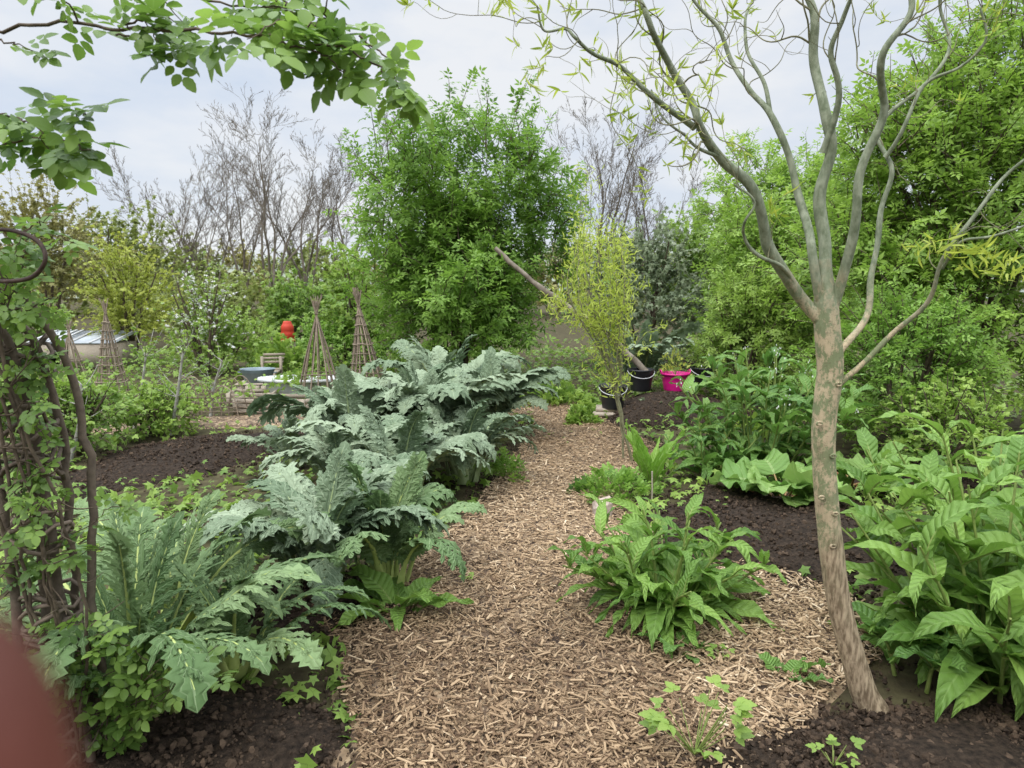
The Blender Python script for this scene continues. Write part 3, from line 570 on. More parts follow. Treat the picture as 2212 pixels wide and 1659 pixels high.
# ------------------------------------------------------------------ comfrey etc
def broad(base,n,L0,L1,wr,mats,label,name,seed,stemh=0.,nstem=0,th=(35,80),t1=(-70,0),rows=12,cols=4,prof=None,wave=.25,lift=.05,cat='plant',group=None,rad=.08,pet=.0,stalk=None,tb=.5,ps=.7,flowers=0,lean=.55,shr=.5):
    r=np.random.default_rng(seed);g=Geo();base=np.array(base,float)
    prof=prof or (lambda v:(np.sin(np.pi*v**.66)**.95)*(1-.2*v))
    tips=[]
    for k in range(nstem):
        a=k*2.399+r.uniform(-.3,.3);ra=math.sqrt((k+.5)/nstem);o=base+A([math.cos(a),math.sin(a),0])*ra*rad;tp=o+A([math.cos(a)*ra*lean*stemh,math.sin(a)*ra*lean*stemh,stemh*(1.05-.45*ra**2)*r.uniform(.85,1.05)])
        pts=spline([o,(o+tp)/2+r.normal(0,.02,3)+A([0,0,.04]),tp],5);tube(g,pts,np.linspace(.009,.004,len(pts)),6,mat=1);tips.append(pts)
    for k in range(n):
        L=r.uniform(L0,L1);phi=k*2.399+r.uniform(-.4,.4)
        if tips and r.random()<ps:
            pts=tips[k%nstem];jj=r.uniform(.1,1)**.75;j=int(jj*(len(pts)-1));b=pts[j];L*=1-shr*jj;a0=math.radians(r.uniform(25,62)+(25 if jj>.85 else 0))
        else: b=base+A([math.cos(phi),math.sin(phi),0])*r.uniform(0,rad)+A([0,0,lift*r.random()]);a0=math.radians(r.uniform(*th))
        W=L*wr*r.uniform(.8,1.2)
        V,F,U=blade(1.,rows,cols,prof,.3,0,wave*r.uniform(.5,1.3));ph=r.uniform(0,6)
        V=V*A([W,L*(1-pet),W]);V[:,2]+=.05*W*np.sin(V[:,1]/L*24+ph)*np.abs(U[:,0]);V[:,1]+=pet*L
        sdv=r.normal(0,.14)*L;a1=math.radians(r.uniform(*t1));rl=r.normal(0,.5);pw=r.uniform(1.,1.8)
        bent(g,V,F,U,b,phi,a0,a1,L,pw,rl,0,float(np.clip(r.normal(tb,.28),0,1)),sdv)
        m=6;q=np.linspace(0,1,m);Vs=np.stack([0*q,q*L*max(pet,.35),0*q-.002],-1);gg=Geo();bent(gg,Vs,[[0,1,2]],np.zeros((m,3)),b,phi,a0,a1,L,pw,rl,0,.5,sdv);tube(g,gg.v[0],np.linspace(.006,.003,m)*(2 if stalk else 1),5,mat=1)
    if flowers:
        for pts in tips:
            if r.random()<.6:
                k=flowers;p=pts[-1]+r.normal(0,.035,(k,3));inst(g,blade(.28,4,4,lambda v:np.minimum(1,.35+v)*(v<1.1),-.9,0),p,A([0,0,-1.])+r.normal(0,.3,(k,3)),r.normal(size=(k,3)),.018,.6,2)
    return obj(name,g,[mats,stalk or M['stem'],M['blossom']],label=label,cat=cat,group=group,loc=base)
C_='comfrey plants in the beds'
broad(G(1440,1310),150,.30,.50,.125,M['comfrey'],'green comfrey clump spreading over wood chips','comfrey_plant',1,.46,18,t1=(-75,-5),group=C_,rad=.18,th=(20,75),ps=.55,tb=.5,lean=.8)
broad((2.02,2.62,0),160,.38,.62,.15,M['comfrey'],'big lush comfrey with drooping broad leaves','comfrey_plant',2,.88,24,t1=(-90,-15),group=C_,rad=.22,ps=.75,tb=.5,shr=.35)
broad((2.45,3.2,0),130,.36,.60,.145,M['comfrey'],'big lush comfrey with drooping broad leaves','comfrey_plant',3,.98,20,t1=(-80,-5),group=C_,rad=.28,ps=.78,shr=.4)
broad((1.66,2.62,0),20,.26,.38,.2,M['comfrey_dark'],'dark comfrey leaves lying at the willow foot','comfrey_plant',13,.2,3,th=(15,50),t1=(-50,0),group=C_,rad=.1)
broad(G(1640,1000),280,.30,.50,.14,M['comfrey_dark'],'tall flowering comfrey with dark green leaves','comfrey_plant',4,1.0,32,t1=(-75,-5),rows=9,group=C_,rad=.36,ps=.85,flowers=5,tb=.6,lean=.5,shr=.35)
broad(G(1545,1020),90,.26,.42,.14,M['comfrey_dark'],'low dark comfrey at the foot of the clump','comfrey_plant',5,.5,10,t1=(-85,-10),rows=9,group=C_,rad=.2)
hp=lambda v:np.where(v<.12,.65+v*2.6,np.sin(np.pi*(.28+.72*v))**.6)
rb=dict(prof=hp,wave=.16,rows=14,cols=8,pet=.42,stalk=M['redstem'],th=(18,62),t1=(-35,5))
broad(G(1690,1090),26,.32,.52,.35,M['rhubarb'],'rhubarb with wide crinkled pale green leaves','rhubarb_plant',6,tb=.45,**rb)
broad(G(1840,1060),18,.32,.46,.35,M['rhubarb'],'rhubarb with wide crinkled pale green leaves','rhubarb_plant',7,tb=.4,**rb)
broad(G(1990,1010),12,.3,.42,.32,M['rhubarb'],'broad leaved green plant on the far bed','rhubarb_plant',8,th=(50,85),t1=(-35,15),prof=hp,wave=.2,rows=10,cols=6,pet=.35,tb=.25)
broad(G(1405,1045),18,.34,.50,.09,M['teasel'],'upright bright green dock rosette by the path','dock_plant',9,th=(58,88),t1=(20,70),wave=.5,tb=.4)
broad(G(860,1320),12,.22,.36,.17,M['comfrey'],'low broad dock leaves at the cardoon foot','dock_plant',10,th=(10,45),t1=(-40,0),wave=.3)
broad(G(1460,1400),8,.12,.2,.27,M['comfrey_dark'],'small flat leaves under the comfrey','seedling_plant',11,th=(10,40),t1=(-30,0))
broad(G(1700,1470),6,.07,.13,.34,M['comfrey_dark'],'small seedling growing in wood chips','seedling_plant',14,th=(20,60),t1=(-20,10))
broad(G(1420,900),10,.2,.3,.3,M['greygreen'],'small cabbage plant on the mound','cabbage_plant',15,th=(40,75),t1=(0,40),prof=hp)
def herb(base,n,rad,h,mat,T,s,label,name,seed):
    g=Geo();r=np.random.default_rng(seed);base=np.array(base,float);a=r.uniform(0,6.28,n);q=np.sqrt(r.random(n))*(1+.3*np.sin(a*3+seed)+.15*np.sin(a*7));z=h*(1-.7*q**2).clip(.1)*r.random(n)**.5*(.7+.5*np.sin(a*2+seed)**2)
    p=base+np.stack([rad*q*np.cos(a),rad*q*np.sin(a),z+.01],-1);d=norm(np.stack([np.cos(a)*q,np.sin(a)*q,.4+r.random(n)],-1)+r.normal(0,.4,(n,3)))
    inst(g,T,p,d,norm(A([0,0,1.])+r.normal(0,.4,(n,3))),s*(.5+1.*r.random(n)),r.random(n));segs(g,np.repeat(base[None],n//4,0),p[:n//4],.003,.0015,3,mat=1)
    obj(name,g,[mat,M['stem']],label=label,cat='plant',loc=base)
herb(G(1325,1075),300,.26,.19,M['elder'],ROSE,.07,'low ferny green herb beside the stone','herb_plant',1)
herb(G(1260,1060),60,.12,.08,M['comfrey_dark'],CLUMP,.04,'dark little weeds at the path edge','weed_plant',21)
herb(G(1255,915),240,.2,.2,M['weed'],CLUMP,.045,'bright green weeds at the planks','weed_plant',2)
herb(G(1200,870),500,.55,.25,M['weed'],CLUMP,.06,'green groundcover at the path end','weed_plant',3)
herb(G(1640,940),220,.3,.2,M['weed'],CLUMP,.05,'light green herb among comfrey','herb_plant',4)
herb(G(1090,1035),160,.16,.16,M['elder'],ELDER,.08,'dark ferny leaves under the cardoons','herb_plant',5)
for u,v,s_,h in [(1500,1630,.075,.20),(1800,1655,.05,.08),(1560,1430,.045,.05),(1010,1250,.03,.03)]:
    b=G(u,v,.04 if u!=1560 else 0.);g=Geo();n=24 if h>.15 else 8
    for k in range(n):
        a=R.uniform(0,6.28);hh=h*(.3+.7*R.random());p=b+A([math.cos(a)*.5*h,math.sin(a)*.4*h,hh]);segs(g,[b],[p],.0025,.0015,4,mat=1)
        inst(g,TRI,[p],[norm(A([math.cos(a),math.sin(a),.25]))],[A([R.normal(0,.3),-.3,1.])],[s_*R.uniform(.7,1.3)],[.3+.5*R.random()])
    obj('raspberry_seedling' if h>.15 else 'seedling_plant',g,[M['weed'],M['stem']],label='small fresh green raspberry sucker in compost' if h>.15 else 'tiny green seedling in the compost',cat='plant',loc=b)
# ------------------------------------------------------------------ rose arch
gp=[]
for k,(x,y) in enumerate([(-1.50,2.12),(-1.44,2.06),(-1.56,2.02),(-1.47,2.17),(-1.53,2.10),(-1.40,2.14)]):
    q=Geo();pts=spline([(x+.06,y,-.05),(x+.0,y+.01,.5),(x-.03+.015*k,y,1.0),(x-.06+.01*k,y-.05,1.45),(x-.22,y-.3,1.95),(x-.2,y-.9,2.5),(x+.3,y-1.4,2.85),(x+1.2,y-1.5,2.95)],7);pts+=R.normal(0,.005,pts.shape)
    tube(q,pts,np.linspace(.015,.007,len(pts)),8,tint=R.random());gp.append(q)
e=obj('rose_arch',None,label='woven willow arch with climbing rose',cat='arch',loc=(-1.45,2.1,0))
for q in gp: obj('post',q,[M['wicker']],parent=e)
for zs in (np.linspace(.02,.6,20),np.linspace(.78,.86,3),np.linspace(1.0,1.2,7),np.linspace(1.36,1.43,3)):
    q=Geo();pp=[]
    for i,zz in enumerate(zs):
        a=np.linspace(0,6.28,15)[:-1];pp.append(A([-1.48-.03*zz,2.09,zz])+np.stack([.085*np.cos(a)*(1+.15*np.sin(3*a+zz*9)),.085*np.sin(a),.028*np.sin(a*2+zz*40)+.03*a/6.28],-1))
    pp=np.concatenate(pp);tube(q,pp+R.normal(0,.003,pp.shape),.0068,6,tint=R.random());obj('woven_band',q,[M['wicker']],parent=e)
q=Geo();pts=spline([P(-60,500,1.7),P(20,497,1.7),P(80,520,1.68),P(98,560,1.66),P(70,598,1.68),P(10,608,1.7),P(-50,600,1.75)],6);tube(q,pts,.0055,6)
M['iron']=plain('rusty_iron',(.03,.02,.016),(.09,.055,.04),40,.7,.4);obj('metal_hoop',q,[M['iron']],parent=e)
gt=Geo();gl=Geo()
def rose_shoot(ctrl,dens=1.,ls=(.09,.15),r0=.004,side=2,tb=.5):
    pts=spline(ctrl,6);pts=pts+R.normal(0,.004,pts.shape);tube(gt,pts,np.linspace(r0,r0*.4,len(pts)),6)
    m=len(pts);n=max(2,int(m*dens));ii=R.integers(m//6,m,n);t=norm(np.gradient(pts,axis=0))[ii]
    ld=norm(R.normal(size=(n,3))*A([1,1,.7])+t*.5+A([0,0,-.25]));inst(gl,ROSE,pts[ii],ld,norm(A([0,-.35,1.])+R.normal(0,.4,(n,3))),R.uniform(*ls,n),np.clip(R.normal(tb,.28,n),0,1))
    for k in range(side):
        j=R.integers(m//5,m);l=R.uniform(.08,.2);d=norm(R.normal(size=3)*A([1,.8,.7])+A([.2,0,-.1]));rose_shoot([pts[j],pts[j]+d*l*.5+A([0,0,.02]),pts[j]+d*l-A([0,0,.03])],dens*.7,ls,r0*.6,0)
rose_shoot([P(-80,70,1.7),P(100,55,1.65),P(300,60,1.6),P(480,70,1.55),P(620,85,1.55),P(740,105,1.5),P(830,155,1.5),P(875,215,1.5)],.8,(.07,.12),.0042,5,tb=.55)
rose_shoot([P(150,-30,1.8),P(330,-15,1.75),P(500,10,1.7),P(640,25,1.7),P(770,60,1.7)],.9,(.07,.11),.0035,4,tb=.55)
rose_shoot([P(250,70,1.6),P(310,95,1.6),P(370,130,1.6)],.7,(.08,.11),.0025,0,tb=.3)
rose_shoot([P(600,90,1.5),P(680,110,1.5),P(730,140,1.5),P(745,170,1.5)],.9,(.08,.12),.0025,0)
rose_shoot([P(780,80,1.6),P(830,130,1.6),P(870,190,1.55)],.9,(.07,.10),.0025,1,tb=.7)
rose_shoot([P(-40,100,1.6),P(20,90,1.6),P(70,110,1.6)],.4,(.06,.08),.0025,0)
rose_shoot([P(-80,360,1.8),P(20,310,1.75),P(110,300,1.7),P(190,320,1.65)],1.,(.09,.13),.0035,2,tb=.55)
rose_shoot([P(-80,270,1.8),P(0,250,1.75),P(60,260,1.7),P(110,320,1.7)],.6,(.08,.12),.0035,0,tb=.55)
for k in range(24):
    v0=R.uniform(480,1250);u0=R.uniform(-60,50);Y0=R.uniform(1.9,2.15);dv=R.uniform(-130,80);du=R.uniform(20,110)
    rose_shoot([P(u0,v0,Y0),P(u0+du*.5,v0+dv*.6,Y0),P(u0+du,v0+dv,Y0-.05)],.55,(.05,.085),.0025,1,tb=.4)
for k in range(13):
    v0=R.uniform(1200,1600);u0=R.uniform(0,120);rose_shoot([P(u0,v0,2.1),P(u0+60,v0-60,2.05),P(u0+R.uniform(80,160),v0-100,2.)],.7,(.05,.09),.003,1,tb=.4)
for k in range(7):
    pts=[P(R.uniform(160,260),1650,2.1),P(R.uniform(230,330),1530,2.05),P(R.uniform(280,470),R.uniform(1380,1490),2.0)];rose_shoot(pts,.7,(.07,.11),.003,1)
for k in range(5):
    pts=spline([(-1.45+R.normal(0,.04),2.05,0),(-1.42+R.normal(0,.06),2.0,.7),(-1.5+R.normal(0,.06),1.95,1.4),(-1.6+R.normal(0,.08),1.85,2.1)],8);pts=pts+R.normal(0,.006,pts.shape);tube(gt,pts,.005,6)
    for j in range(0,len(pts)-3,1):
        d=norm(R.normal(size=3)+A([.3,0,.3]));tube(gt,spline([pts[j],pts[j]+d*.05+R.normal(0,.01,3),pts[j]+d*.12+A([0,0,.02])],3),[.0025]*4+[.002,.0015,.001],4)
e=obj('climbing_rose',None,label='climbing rose with oval serrated leaves on the arch',cat='plant',loc=(-1.45,2.05,0))
obj('canes',gt,[M['twig']],parent=e);obj('leaves',gl,[M['rose']],parent=e)
# ------------------------------------------------------------------ garden things
def wig(u,vb,vt,Y,rad,label,twist=0.,leanx=0.,n=11,th=.014):
    b=P(u,vb,Y);b[2]=0.;t=P(u+leanx,vt,Y);g=Geo();t[0]=b[0]+leanx*.006
    for k in range(n):
        a=k*6.28/n;c=A([math.cos(a)*rad,math.sin(a)*rad,0]);x=A([t[0],Y,t[2]*.86]);s_=b+c;e_=x+(x-s_)*.17*R.uniform(.7,1.3)+R.normal(0,.02,3);pts=spline([s_-A([0,0,.05]),(s_+x)/2+R.normal(0,.012,3),x+R.normal(0,.008,3),e_],5);tube(g,pts,np.linspace(th,th*.6,len(pts)),5,tint=.3+.7*R.random())
    for f in ([.3,.86] if not twist else np.linspace(.12,.86,9)):
        a=np.linspace(0,6.6,18);z=t[2]*f;r_=rad*(1-f/.86)+.02;c=b+(A([t[0],Y,0])-b)*f/.86;tube(g,c+np.stack([r_*np.cos(a),r_*np.sin(a),z+.01*np.sin(a*3)],-1),.008,4,tint=R.random())
    obj('bean_wigwam',g,[M['cane']],label=label,cat='plant support',group='stick wigwams in the vegetable plot',loc=b)
wig(690,850,645,9.3,.32,'wigwam of thin brown sticks tied near the top',n=14,th=.011)
wig(795,790,630,10.4,.30,'woven brown willow wigwam',1,-20,14,.014)
wig(238,800,650,10.5,.24,'wigwam of brown sticks with woven bands',1,th=.011)
wig(155,790,700,12.5,.24,'small stick wigwam near the frames')
M['tubpink']=plain('pink_plastic',(.62,.01,.20),(.72,.02,.27),5,.4,.02,.5);M['black']=plain('black_plastic',(.008,.008,.01),(.02,.02,.022),5,.4,.05,.5)
M['white']=plain('white_enamel',(.55,.56,.56),(.78,.79,.8),3,.35,.05,.5);M['handle']=plain('pale_plastic',(.5,.5,.5),(.7,.7,.7),5,.5,0)
M['tin']=plain('blue_grey_tin',(.11,.15,.18),(.22,.28,.31),6,.5,.2,.5);M['red']=plain('red_plastic',(.42,.03,.015),(.55,.06,.03),5,.55,.05,.3)
M['stone']=plain('beige_stone',(.24,.18,.14),(.48,.40,.33),22,.85,.8)
def bucket(x,y,z,r,h,mat,label,hm,tub=False):
    c=A([x,y,z]);e=obj('flexible_tub' if tub else 'bucket',None,label=label,cat='tub' if tub else 'bucket',loc=c)
    g=Geo();lathe(g,[(0,0),(r*.78,0),(r*.8,.012),(r*.9,h*.5),(r,h),(r+.012,h+.004),(r+.012,h-.018),(r-.004,h-.02),(r-.01,h-.004),(r*.9-.01,h*.5),(r*.76,.03),(0,.03)],c,32);obj('shell',g,[mat],parent=e)
    g=Geo();lathe(g,[(0,h*.7),(r*.9,h*.7)],c,24);obj('soil_fill',g,[M['mulch']],parent=e)
    for s_ in((-1,1) if tub else (1,)):
        g=Geo()
        if tub: pts=spline([c+A([s_*r*.98,-.06,h-.01]),c+A([s_*(r+.015),-.04,h+.035]),c+A([s_*(r+.015),.04,h+.035]),c+A([s_*r*.98,.06,h-.01])],5)
        else: a=np.linspace(0,3.14,13);pts=c+np.stack([(r+.012)*np.cos(a),-(r+.02)*np.sin(a),h-.02-.5*r*np.sin(a)],-1)
        tube(g,pts,.009 if tub else .005,6);obj('handle',g,[hm],parent=e)
bucket(1.27,8.5,.10,.165,.29,M['black'],'black bucket with white wire handle on planks',M['handle'])
bucket(1.75,9.2,.22,.17,.29,M['black'],'black bucket on the compost mound',M['handle'])
bucket(2.25,9.35,.20,.185,.24,M['tubpink'],'bright pink flexible tub with a plant',M['tubpink'],True)
bucket(2.72,9.6,.22,.18,.27,M['black'],'black plastic bucket beside the hedge',M['handle'])
herb((2.25,9.35,.38),70,.2,.38,M['yellow'],LV,.07,'small leafy plant growing in the pink tub','potted_plant',8)
for k,(x,y,z,rz) in enumerate([(1.22,8.45,.045,.1),(1.28,8.55,.085,-.15)]):
    g=Geo();box(g,(x,y,z),(.42,.30,.035),rz,tint=.6);box(g,(x+.01,y-.02,z-.03),(.36,.09,.025),rz,tint=.3);obj('wooden_plank',g,[M['wood']],label='weathered plank stacked under a bucket',cat='plank',group='planks under the bucket',loc=(x,y,z))
a_=P(1068,535,9.75);b_=P(1405,805,9.3);d=b_-a_;g=Geo();pts=spline([a_,a_+d*.25+A([0,0,-.04]),a_+d*.5+A([0,0,.01]),a_+d*.75+A([.0,0,.03]),b_-A([0,0,.05])],5);pts=pts+R.normal(0,.008,pts.shape)
tube(g,pts,np.linspace(.034,.05,len(pts))*R.uniform(.88,1.12,len(pts)),7,tint=.8);obj('leaning_beam',g,[M['beam']],label='long weathered timber leaning against the elder',cat='beam',loc=b_)
# stone
b=G(1300,1118);nu,nv_=9,6;a=np.linspace(0,2*np.pi,nu+1);e1=np.linspace(-.5*np.pi,.5*np.pi,nv_);Aa,Ee=np.meshgrid(a,e1);D=np.stack([np.cos(Aa)*np.cos(Ee),np.sin(Aa)*np.cos(Ee),np.sin(Ee)],-1)
rr_=1+.25*sn(D*2.2,1,71)+.12*sn(D*5,1,72);V=(np.sign(D)*np.abs(D)**.5)*rr_[...,None]*A([.08,.06,.072]);V[...,2]+=.3*V[...,0];V=V+b+A([0,0,.06]);g=Geo();g.add(V.reshape(-1,3),GF(nv_,nu+1));obj('stone',g,[M['stone']],label='beige angular stone standing beside the path',cat='stone',loc=b,smooth=False)
g=Geo();b=G(1408,1085);tube(g,[b-A([0,0,.05]),b+A([.0,0,.12]),b+A([-.005,0,.24])],.006,6,tint=.9);obj('garden_cane',g,[M['wood']],label='short pale cane marking a plant',cat='cane',loc=b)
def slats(g,c,w,d,h,nb,rz=0.):
    ca,sa=math.cos(rz),math.sin(rz);T=lambda x,y,z:(c[0]+x*ca-y*sa,c[1]+x*sa+y*ca,c[2]+z)
    for k in range(nb):
        z=(k+.5)*h/nb
        for sy in(-1,1): box(g,T(0,sy*d/2,z),(w,.022,h/nb*.86),rz,tint=R.random())
        for sx in(-1,1): box(g,T(sx*w/2,0,z),(.022,d-.03,h/nb*.86),rz,tint=R.random())
    for sx in(-1,1):
        for sy in(-1,1): box(g,T(sx*(w/2-.03),sy*(d/2+.018),h/2),(.05,.018,h*1.03),rz,tint=.8)
b=G(590,893);b[1]+=.15;g=Geo();slats(g,b,.95,.45,.20,3,-.08);obj('planter_crate',g,[M['wood']],label='slatted grey wooden planter box',cat='planter',loc=b)
b=G(530,880);b[1]+=.3;g=Geo();slats(g,b,.6,.4,.18,3,.1);obj('planter_crate',g,[M['wood']],label='low wooden planter box beside the bath',cat='planter',loc=b)
b=P(650,840,9.75);e=obj('bathtub',None,label='old white bathtub used as a planter',cat='bathtub',loc=(b[0],9.75,.0))
sc_=lambda pr:[(x*.78,z*.85) for x,z in pr]
g=Geo();lathe(g,sc_([(0,0),(.5,0),(.6,.06),(.66,.33),(.76,.36),(.76,.33),(.79,.34),(.78,.385),(.63,.375),(.57,.15),(0,.1)]),(b[0],9.75,.0),32,sq=.5);obj('tub_shell',g,[M['white']],parent=e)
g=Geo();lathe(g,sc_([(0,.30),(.64,.28)]),(b[0],9.75,0.),24,sq=.46);obj('soil_fill',g,[M['mulch']],parent=e)
herb((b[0],9.75,.26),120,.4,.15,M['weed'],CLUMP,.05,'green seedlings growing in the bathtub','salad_plant',12)
b=P(558,828,10.2);bz=.20;g=Geo();lathe(g,[(0,0),(.19,0),(.25,.19),(.265,.20),(.25,.185),(.19,.02)],(b[0],10.2,bz),28,sq=.8)
for s_ in(-1,1): tube(g,spline([A([b[0]+s_*.24,10.16,bz+.14]),A([b[0]+s_*.29,10.18,bz+.15]),A([b[0]+s_*.24,10.24,bz+.14])],4),.008,5)
obj('tin_tub',g,[M['tin']],label='blue-grey tin washtub with handles',cat='tub',loc=(b[0],10.2,bz))
g=Geo();box(g,(b[0],10.2,.09),(.45,.45,.18),.1,tint=.2);box(g,(b[0],10.2,.191),(.55,.5,.018),.1,tint=.6)
for k in range(4): box(g,(b[0]-.17+.115*k,9.955,.09),(.09,.02,.17),.1,tint=R.random())
obj('wooden_stand',g,[M['wood']],label='rough wooden box stand under the tin tub',cat='stand',loc=(b[0],10.2,0))
b=P(585,800,11.6);g=Geo()
for k in range(5): box(g,(b[0],11.6+.05*k,.22+.06*k if k>1 else .22),(.36,.03,.04),.15,tint=R.random())
box(g,(b[0],11.45,.20),(.36,.36,.03),.15,tint=.6)
for sx in(-.16,.16):
    for yy_ in(11.3,11.65): box(g,(b[0]+sx,yy_,.22 if yy_>11.5 else .1),(.04,.04,.44 if yy_>11.5 else .2),.0,tint=.4)
obj('garden_chair',g,[M['wood']],label='weathered slatted wooden garden chair',cat='chair',loc=(b[0],11.5,0))
b=P(622,738,13.3);g=Geo();k=.60;lathe(g,[(x*k,z*k) for x,z in [(0,0),(.24,0),(.24,.05),(.20,.12),(.22,.16),(.22,.28),(.19,.33),(.20,.36),(.20,.5),(.16,.55),(.13,.62),(.12,.66),(.0,.67)]],(b[0],13.3,b[2]),20)
box(g,(b[0],13.3,b[2]*.5),(.22,.22,b[2]-.01),mat=1);obj('compost_bin',g,[M['red'],M['wood']],label='red ribbed plastic container standing on a wooden post',cat='container',loc=(b[0],13.3,0))
herb((b[0]+.05,12.7,0),520,.65,b[2]+.16,M['weed'],CLUMP,.075,'leafy greens growing around the red container','weed_plant',14)
M['glass']=plain('dusty_glazing',(.30,.33,.35),(.52,.55,.58),2,.5,.02,.3)
for k,(u,v,w) in enumerate([(205,760,1.25),(140,765,.8)]):
    b=P(u,v,14);g=Geo();z=.62;box(g,(b[0],14,z*.4),(w,.9,z*.8),0,0,.5);box(g,(b[0],14,z*.8+.11),(w+.1,.95,.02),0,1,rx=.2)
    for q in np.linspace(-.5,.5,4): box(g,(b[0]+q*w,13.99,z*.8+.13),(.04,.97,.02),0,2,rx=.2)
    obj('cold_frame',g,[M['wood'],M['glass'],M['handle']],label='wooden cold frame with pale sloping glazed lid',cat='cold frame',group='cold frames in the plot',loc=(b[0],14,0))
b=G(450,900);g=Geo()
for k in range(9):
    x0=b[0]-.45+.1*k;h=.42+.1*math.sin(k);a=np.linspace(0,3.14,12);tube(g,np.stack([x0+.17*np.cos(a)+.06,b[1]+.05*np.sin(k)+0*a,h*np.sin(a)],-1)+R.normal(0,.006,(12,3)),.007,5,tint=R.random())
for z in(.06,.12,.18,.24): x=np.linspace(-.65,.65,24);tube(g,np.stack([b[0]+x,b[1]+.02*np.sin(x*30+z*70),z+0*x],-1),.007,5,tint=R.random())
obj('woven_hurdle',g,[M['cane']],label='low woven willow hoop edging',cat='fence',loc=b)
M['lichen']=plain('lichen_bark',(.18,.16,.13),(.46,.45,.40),18,.9,.4)
for u,v,vt in [(290,930,770),(370,940,760),(150,1000,830),(455,900,780)]:
    b=G(u,v);t=P(u+25,vt,b[1]);g=Geo();gl=Geo();pts=spline([b,(b+t)/2+R.normal(0,.03,3),t],6);tube(g,pts,np.linspace(.022,.01,len(pts)),7)
    for k in range(9):
        p=pts[R.integers(5,len(pts))];d=norm(R.normal(size=3)*A([1,1,.4])+A([0,0,.9]));q=spline([p,p+d*.15,p+d*.35+A([0,0,.06])],4);tube(g,q,np.linspace(.007,.002,len(q)),4);n=7;ii=R.integers(2,len(q),n);inst(gl,CLUMP,q[ii],R.normal(size=(n,3)),A([0,0,1.]),.04,R.random(n))
    e=obj('fruit_sapling',None,label='young pale-stemmed fruit sapling with sparse new leaves',cat='tree',group='young fruit saplings',loc=b)
    obj('trunk',g,[M['lichen']],parent=e);obj('crown',gl,[M['weed']],parent=e)
# ------------------------------------------------------------------ hand holding the phone (fingertip reaches the lens)
F_=A([0,.99027,-.13917]);U_=A([0,.13917,.99027]);R_=A([1.,0,0]);O=A([0,0,1.6])
tip=O+.060*F_-R_*.0525-U_*.0255
dn=norm(-U_*.95+R_*.24)
verts=[];edges=[];rads=[]
def V_(p,r,par=None):
    verts.append(tuple(p));rads.append(r)
    if par is not None: edges.append((par,len(verts)-1))
    return len(verts)-1
sdv=-R_
palm=tip+dn*.115+F_*.004
w=V_(palm+dn*.075,.026);pc=V_(palm+dn*.03,.030,w);pk=V_(palm,.028,pc)
arm=V_(palm+dn*.16,.030,w);arm2=V_(palm+dn*.26,.036,arm)
for i,(o,L_,r_) in enumerate([(.0,.082,.0115),(.023,.090,.0095),(.044,.084,.009),(.062,.066,.008)]):
    kb=palm+sdv*o-dn*.012;k0=V_(kb,.013,pk);cur=.45+.12*i;p=kb;ang=0.;pa=k0
    if i==0:
        for q in(.35,.65,.85,.95): pa=V_(kb+(tip-kb)*q-F_*.004*math.sin(q*3.1),r_*(1.1-.14*q),pa)
        pa=V_(tip,r_*.80,pa);pa=V_(tip-dn*.004,r_*.56,pa);V_(tip-dn*.0065,r_*.25,pa)
    else:
        for sL in(.44,.32,.24): ang+=cur;dr=norm(-dn*math.cos(ang)-F_*math.sin(ang));p=p+dr*L_*sL;pa=V_(p,r_*(1.1-.25*sL),pa)
t1=V_(palm+dn*.045+R_*.032-F_*.01,.013,pc);t2=V_(palm+dn*.03+R_*.05-F_*.02,.011,t1);V_(palm+dn*.008+R_*.057-F_*.035,.010,t2)
me=bpy.data.meshes.new('hand');me.from_pydata(verts,edges,[]);ho=bpy.data.objects.new('hand',me);bpy.context.scene.collection.objects.link(ho)
ho.modifiers.new('skin','SKIN')
for i,r_ in enumerate(rads): me.skin_vertices[0].data[i].radius=(r_,r_)
me.skin_vertices[0].data[0].use_root=True
ss=ho.modifiers.new('sub','SUBSURF');ss.levels=2;ss.render_levels=2
M['skin']=plain('reddish_skin',(.075,.024,.016),(.125,.038,.026),60,.6,.15,.2);me.materials.append(M['skin'])
ho['label']='bare hand with index finger raised beside the lens';ho['category']='hand'
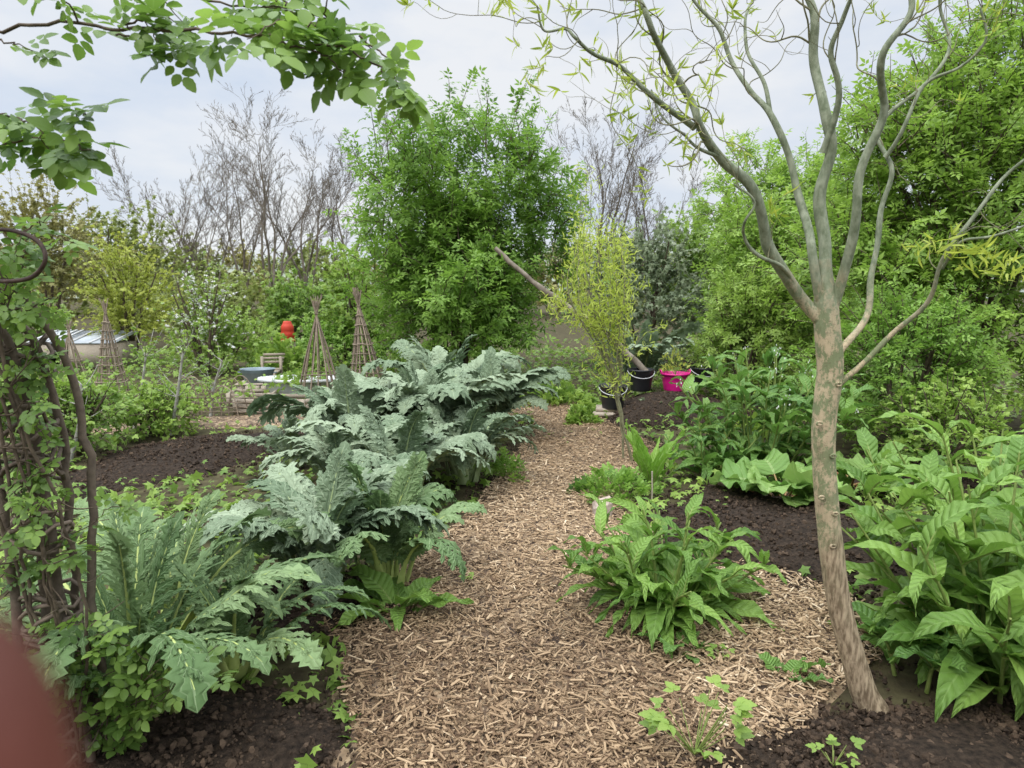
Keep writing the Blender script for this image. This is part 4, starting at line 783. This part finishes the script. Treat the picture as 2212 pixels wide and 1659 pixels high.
# ------------------------------------------------------------------ camera, sky, sun
cam=bpy.data.cameras.new('camera');co=bpy.data.objects.new('camera',cam);bpy.context.scene.collection.objects.link(co)
co.location=(0,0,1.6);co.rotation_euler=(math.radians(82),0,0);cam.sensor_width=36;cam.lens=24;cam.clip_start=.005;cam.clip_end=2000
cam.dof.use_dof=True;cam.dof.focus_distance=3.5;cam.dof.aperture_fstop=24/3.8
bpy.context.scene.camera=co
W=bpy.data.worlds.new('World');bpy.context.scene.world=W;W.use_nodes=True;nt=W.node_tree;nt.nodes.clear()
N=nt.nodes.new;Lk=nt.links.new
sky=N('ShaderNodeTexSky');sky.sky_type='NISHITA';sky.sun_disc=False;sky.sun_elevation=math.radians(52);sky.sun_rotation=math.radians(-35)
b1=N('ShaderNodeBackground');b1.inputs[1].default_value=.10;Lk(sky.outputs[0],b1.inputs[0])
tc=N('ShaderNodeTexCoord');mp=N('ShaderNodeMapping');mp.inputs['Scale'].default_value=(1,1,2.6);Lk(tc.outputs['Generated'],mp.inputs[0])
nz=N('ShaderNodeTexNoise');nz.inputs['Scale'].default_value=2.4;nz.inputs['Detail'].default_value=7;nz.inputs['Roughness'].default_value=.55;Lk(mp.outputs[0],nz.inputs['Vector'])
rp=N('ShaderNodeValToRGB');e=rp.color_ramp.elements;e[0].position=.36;e[0].color=(.64,.73,.87,1);e[1].position=.60;e[1].color=(.88,.90,.93,1);Lk(nz.outputs[0],rp.inputs[0])
sp=N('ShaderNodeSeparateXYZ');Lk(tc.outputs['Generated'],sp.inputs[0])
mr=N('ShaderNodeMapRange');mr.inputs['From Min'].default_value=.36;mr.inputs['From Max'].default_value=.95;mr.inputs['To Min'].default_value=1.;mr.inputs['To Max'].default_value=5.;Lk(sp.outputs[2],mr.inputs[0])
b2=N('ShaderNodeBackground');Lk(rp.outputs[0],b2.inputs[0]);Lk(mr.outputs[0],b2.inputs[1])
mx=N('ShaderNodeMixShader');mx.inputs[0].default_value=.93;Lk(b1.outputs[0],mx.inputs[1]);Lk(b2.outputs[0],mx.inputs[2])
wo=N('ShaderNodeOutputWorld');Lk(mx.outputs[0],wo.inputs[0])
sl=bpy.data.lights.new('sun','SUN');sl.energy=1.5;sl.angle=math.radians(14);sl.color=(1,.95,.86);so=bpy.data.objects.new('sun',sl);bpy.context.scene.collection.objects.link(so)
so.rotation_euler=(math.radians(38),0,math.radians(-35));so.location=(0,0,10)
sc=bpy.context.scene;sc.view_settings.view_transform='Standard';sc.view_settings.look='None';sc.view_settings.exposure=0
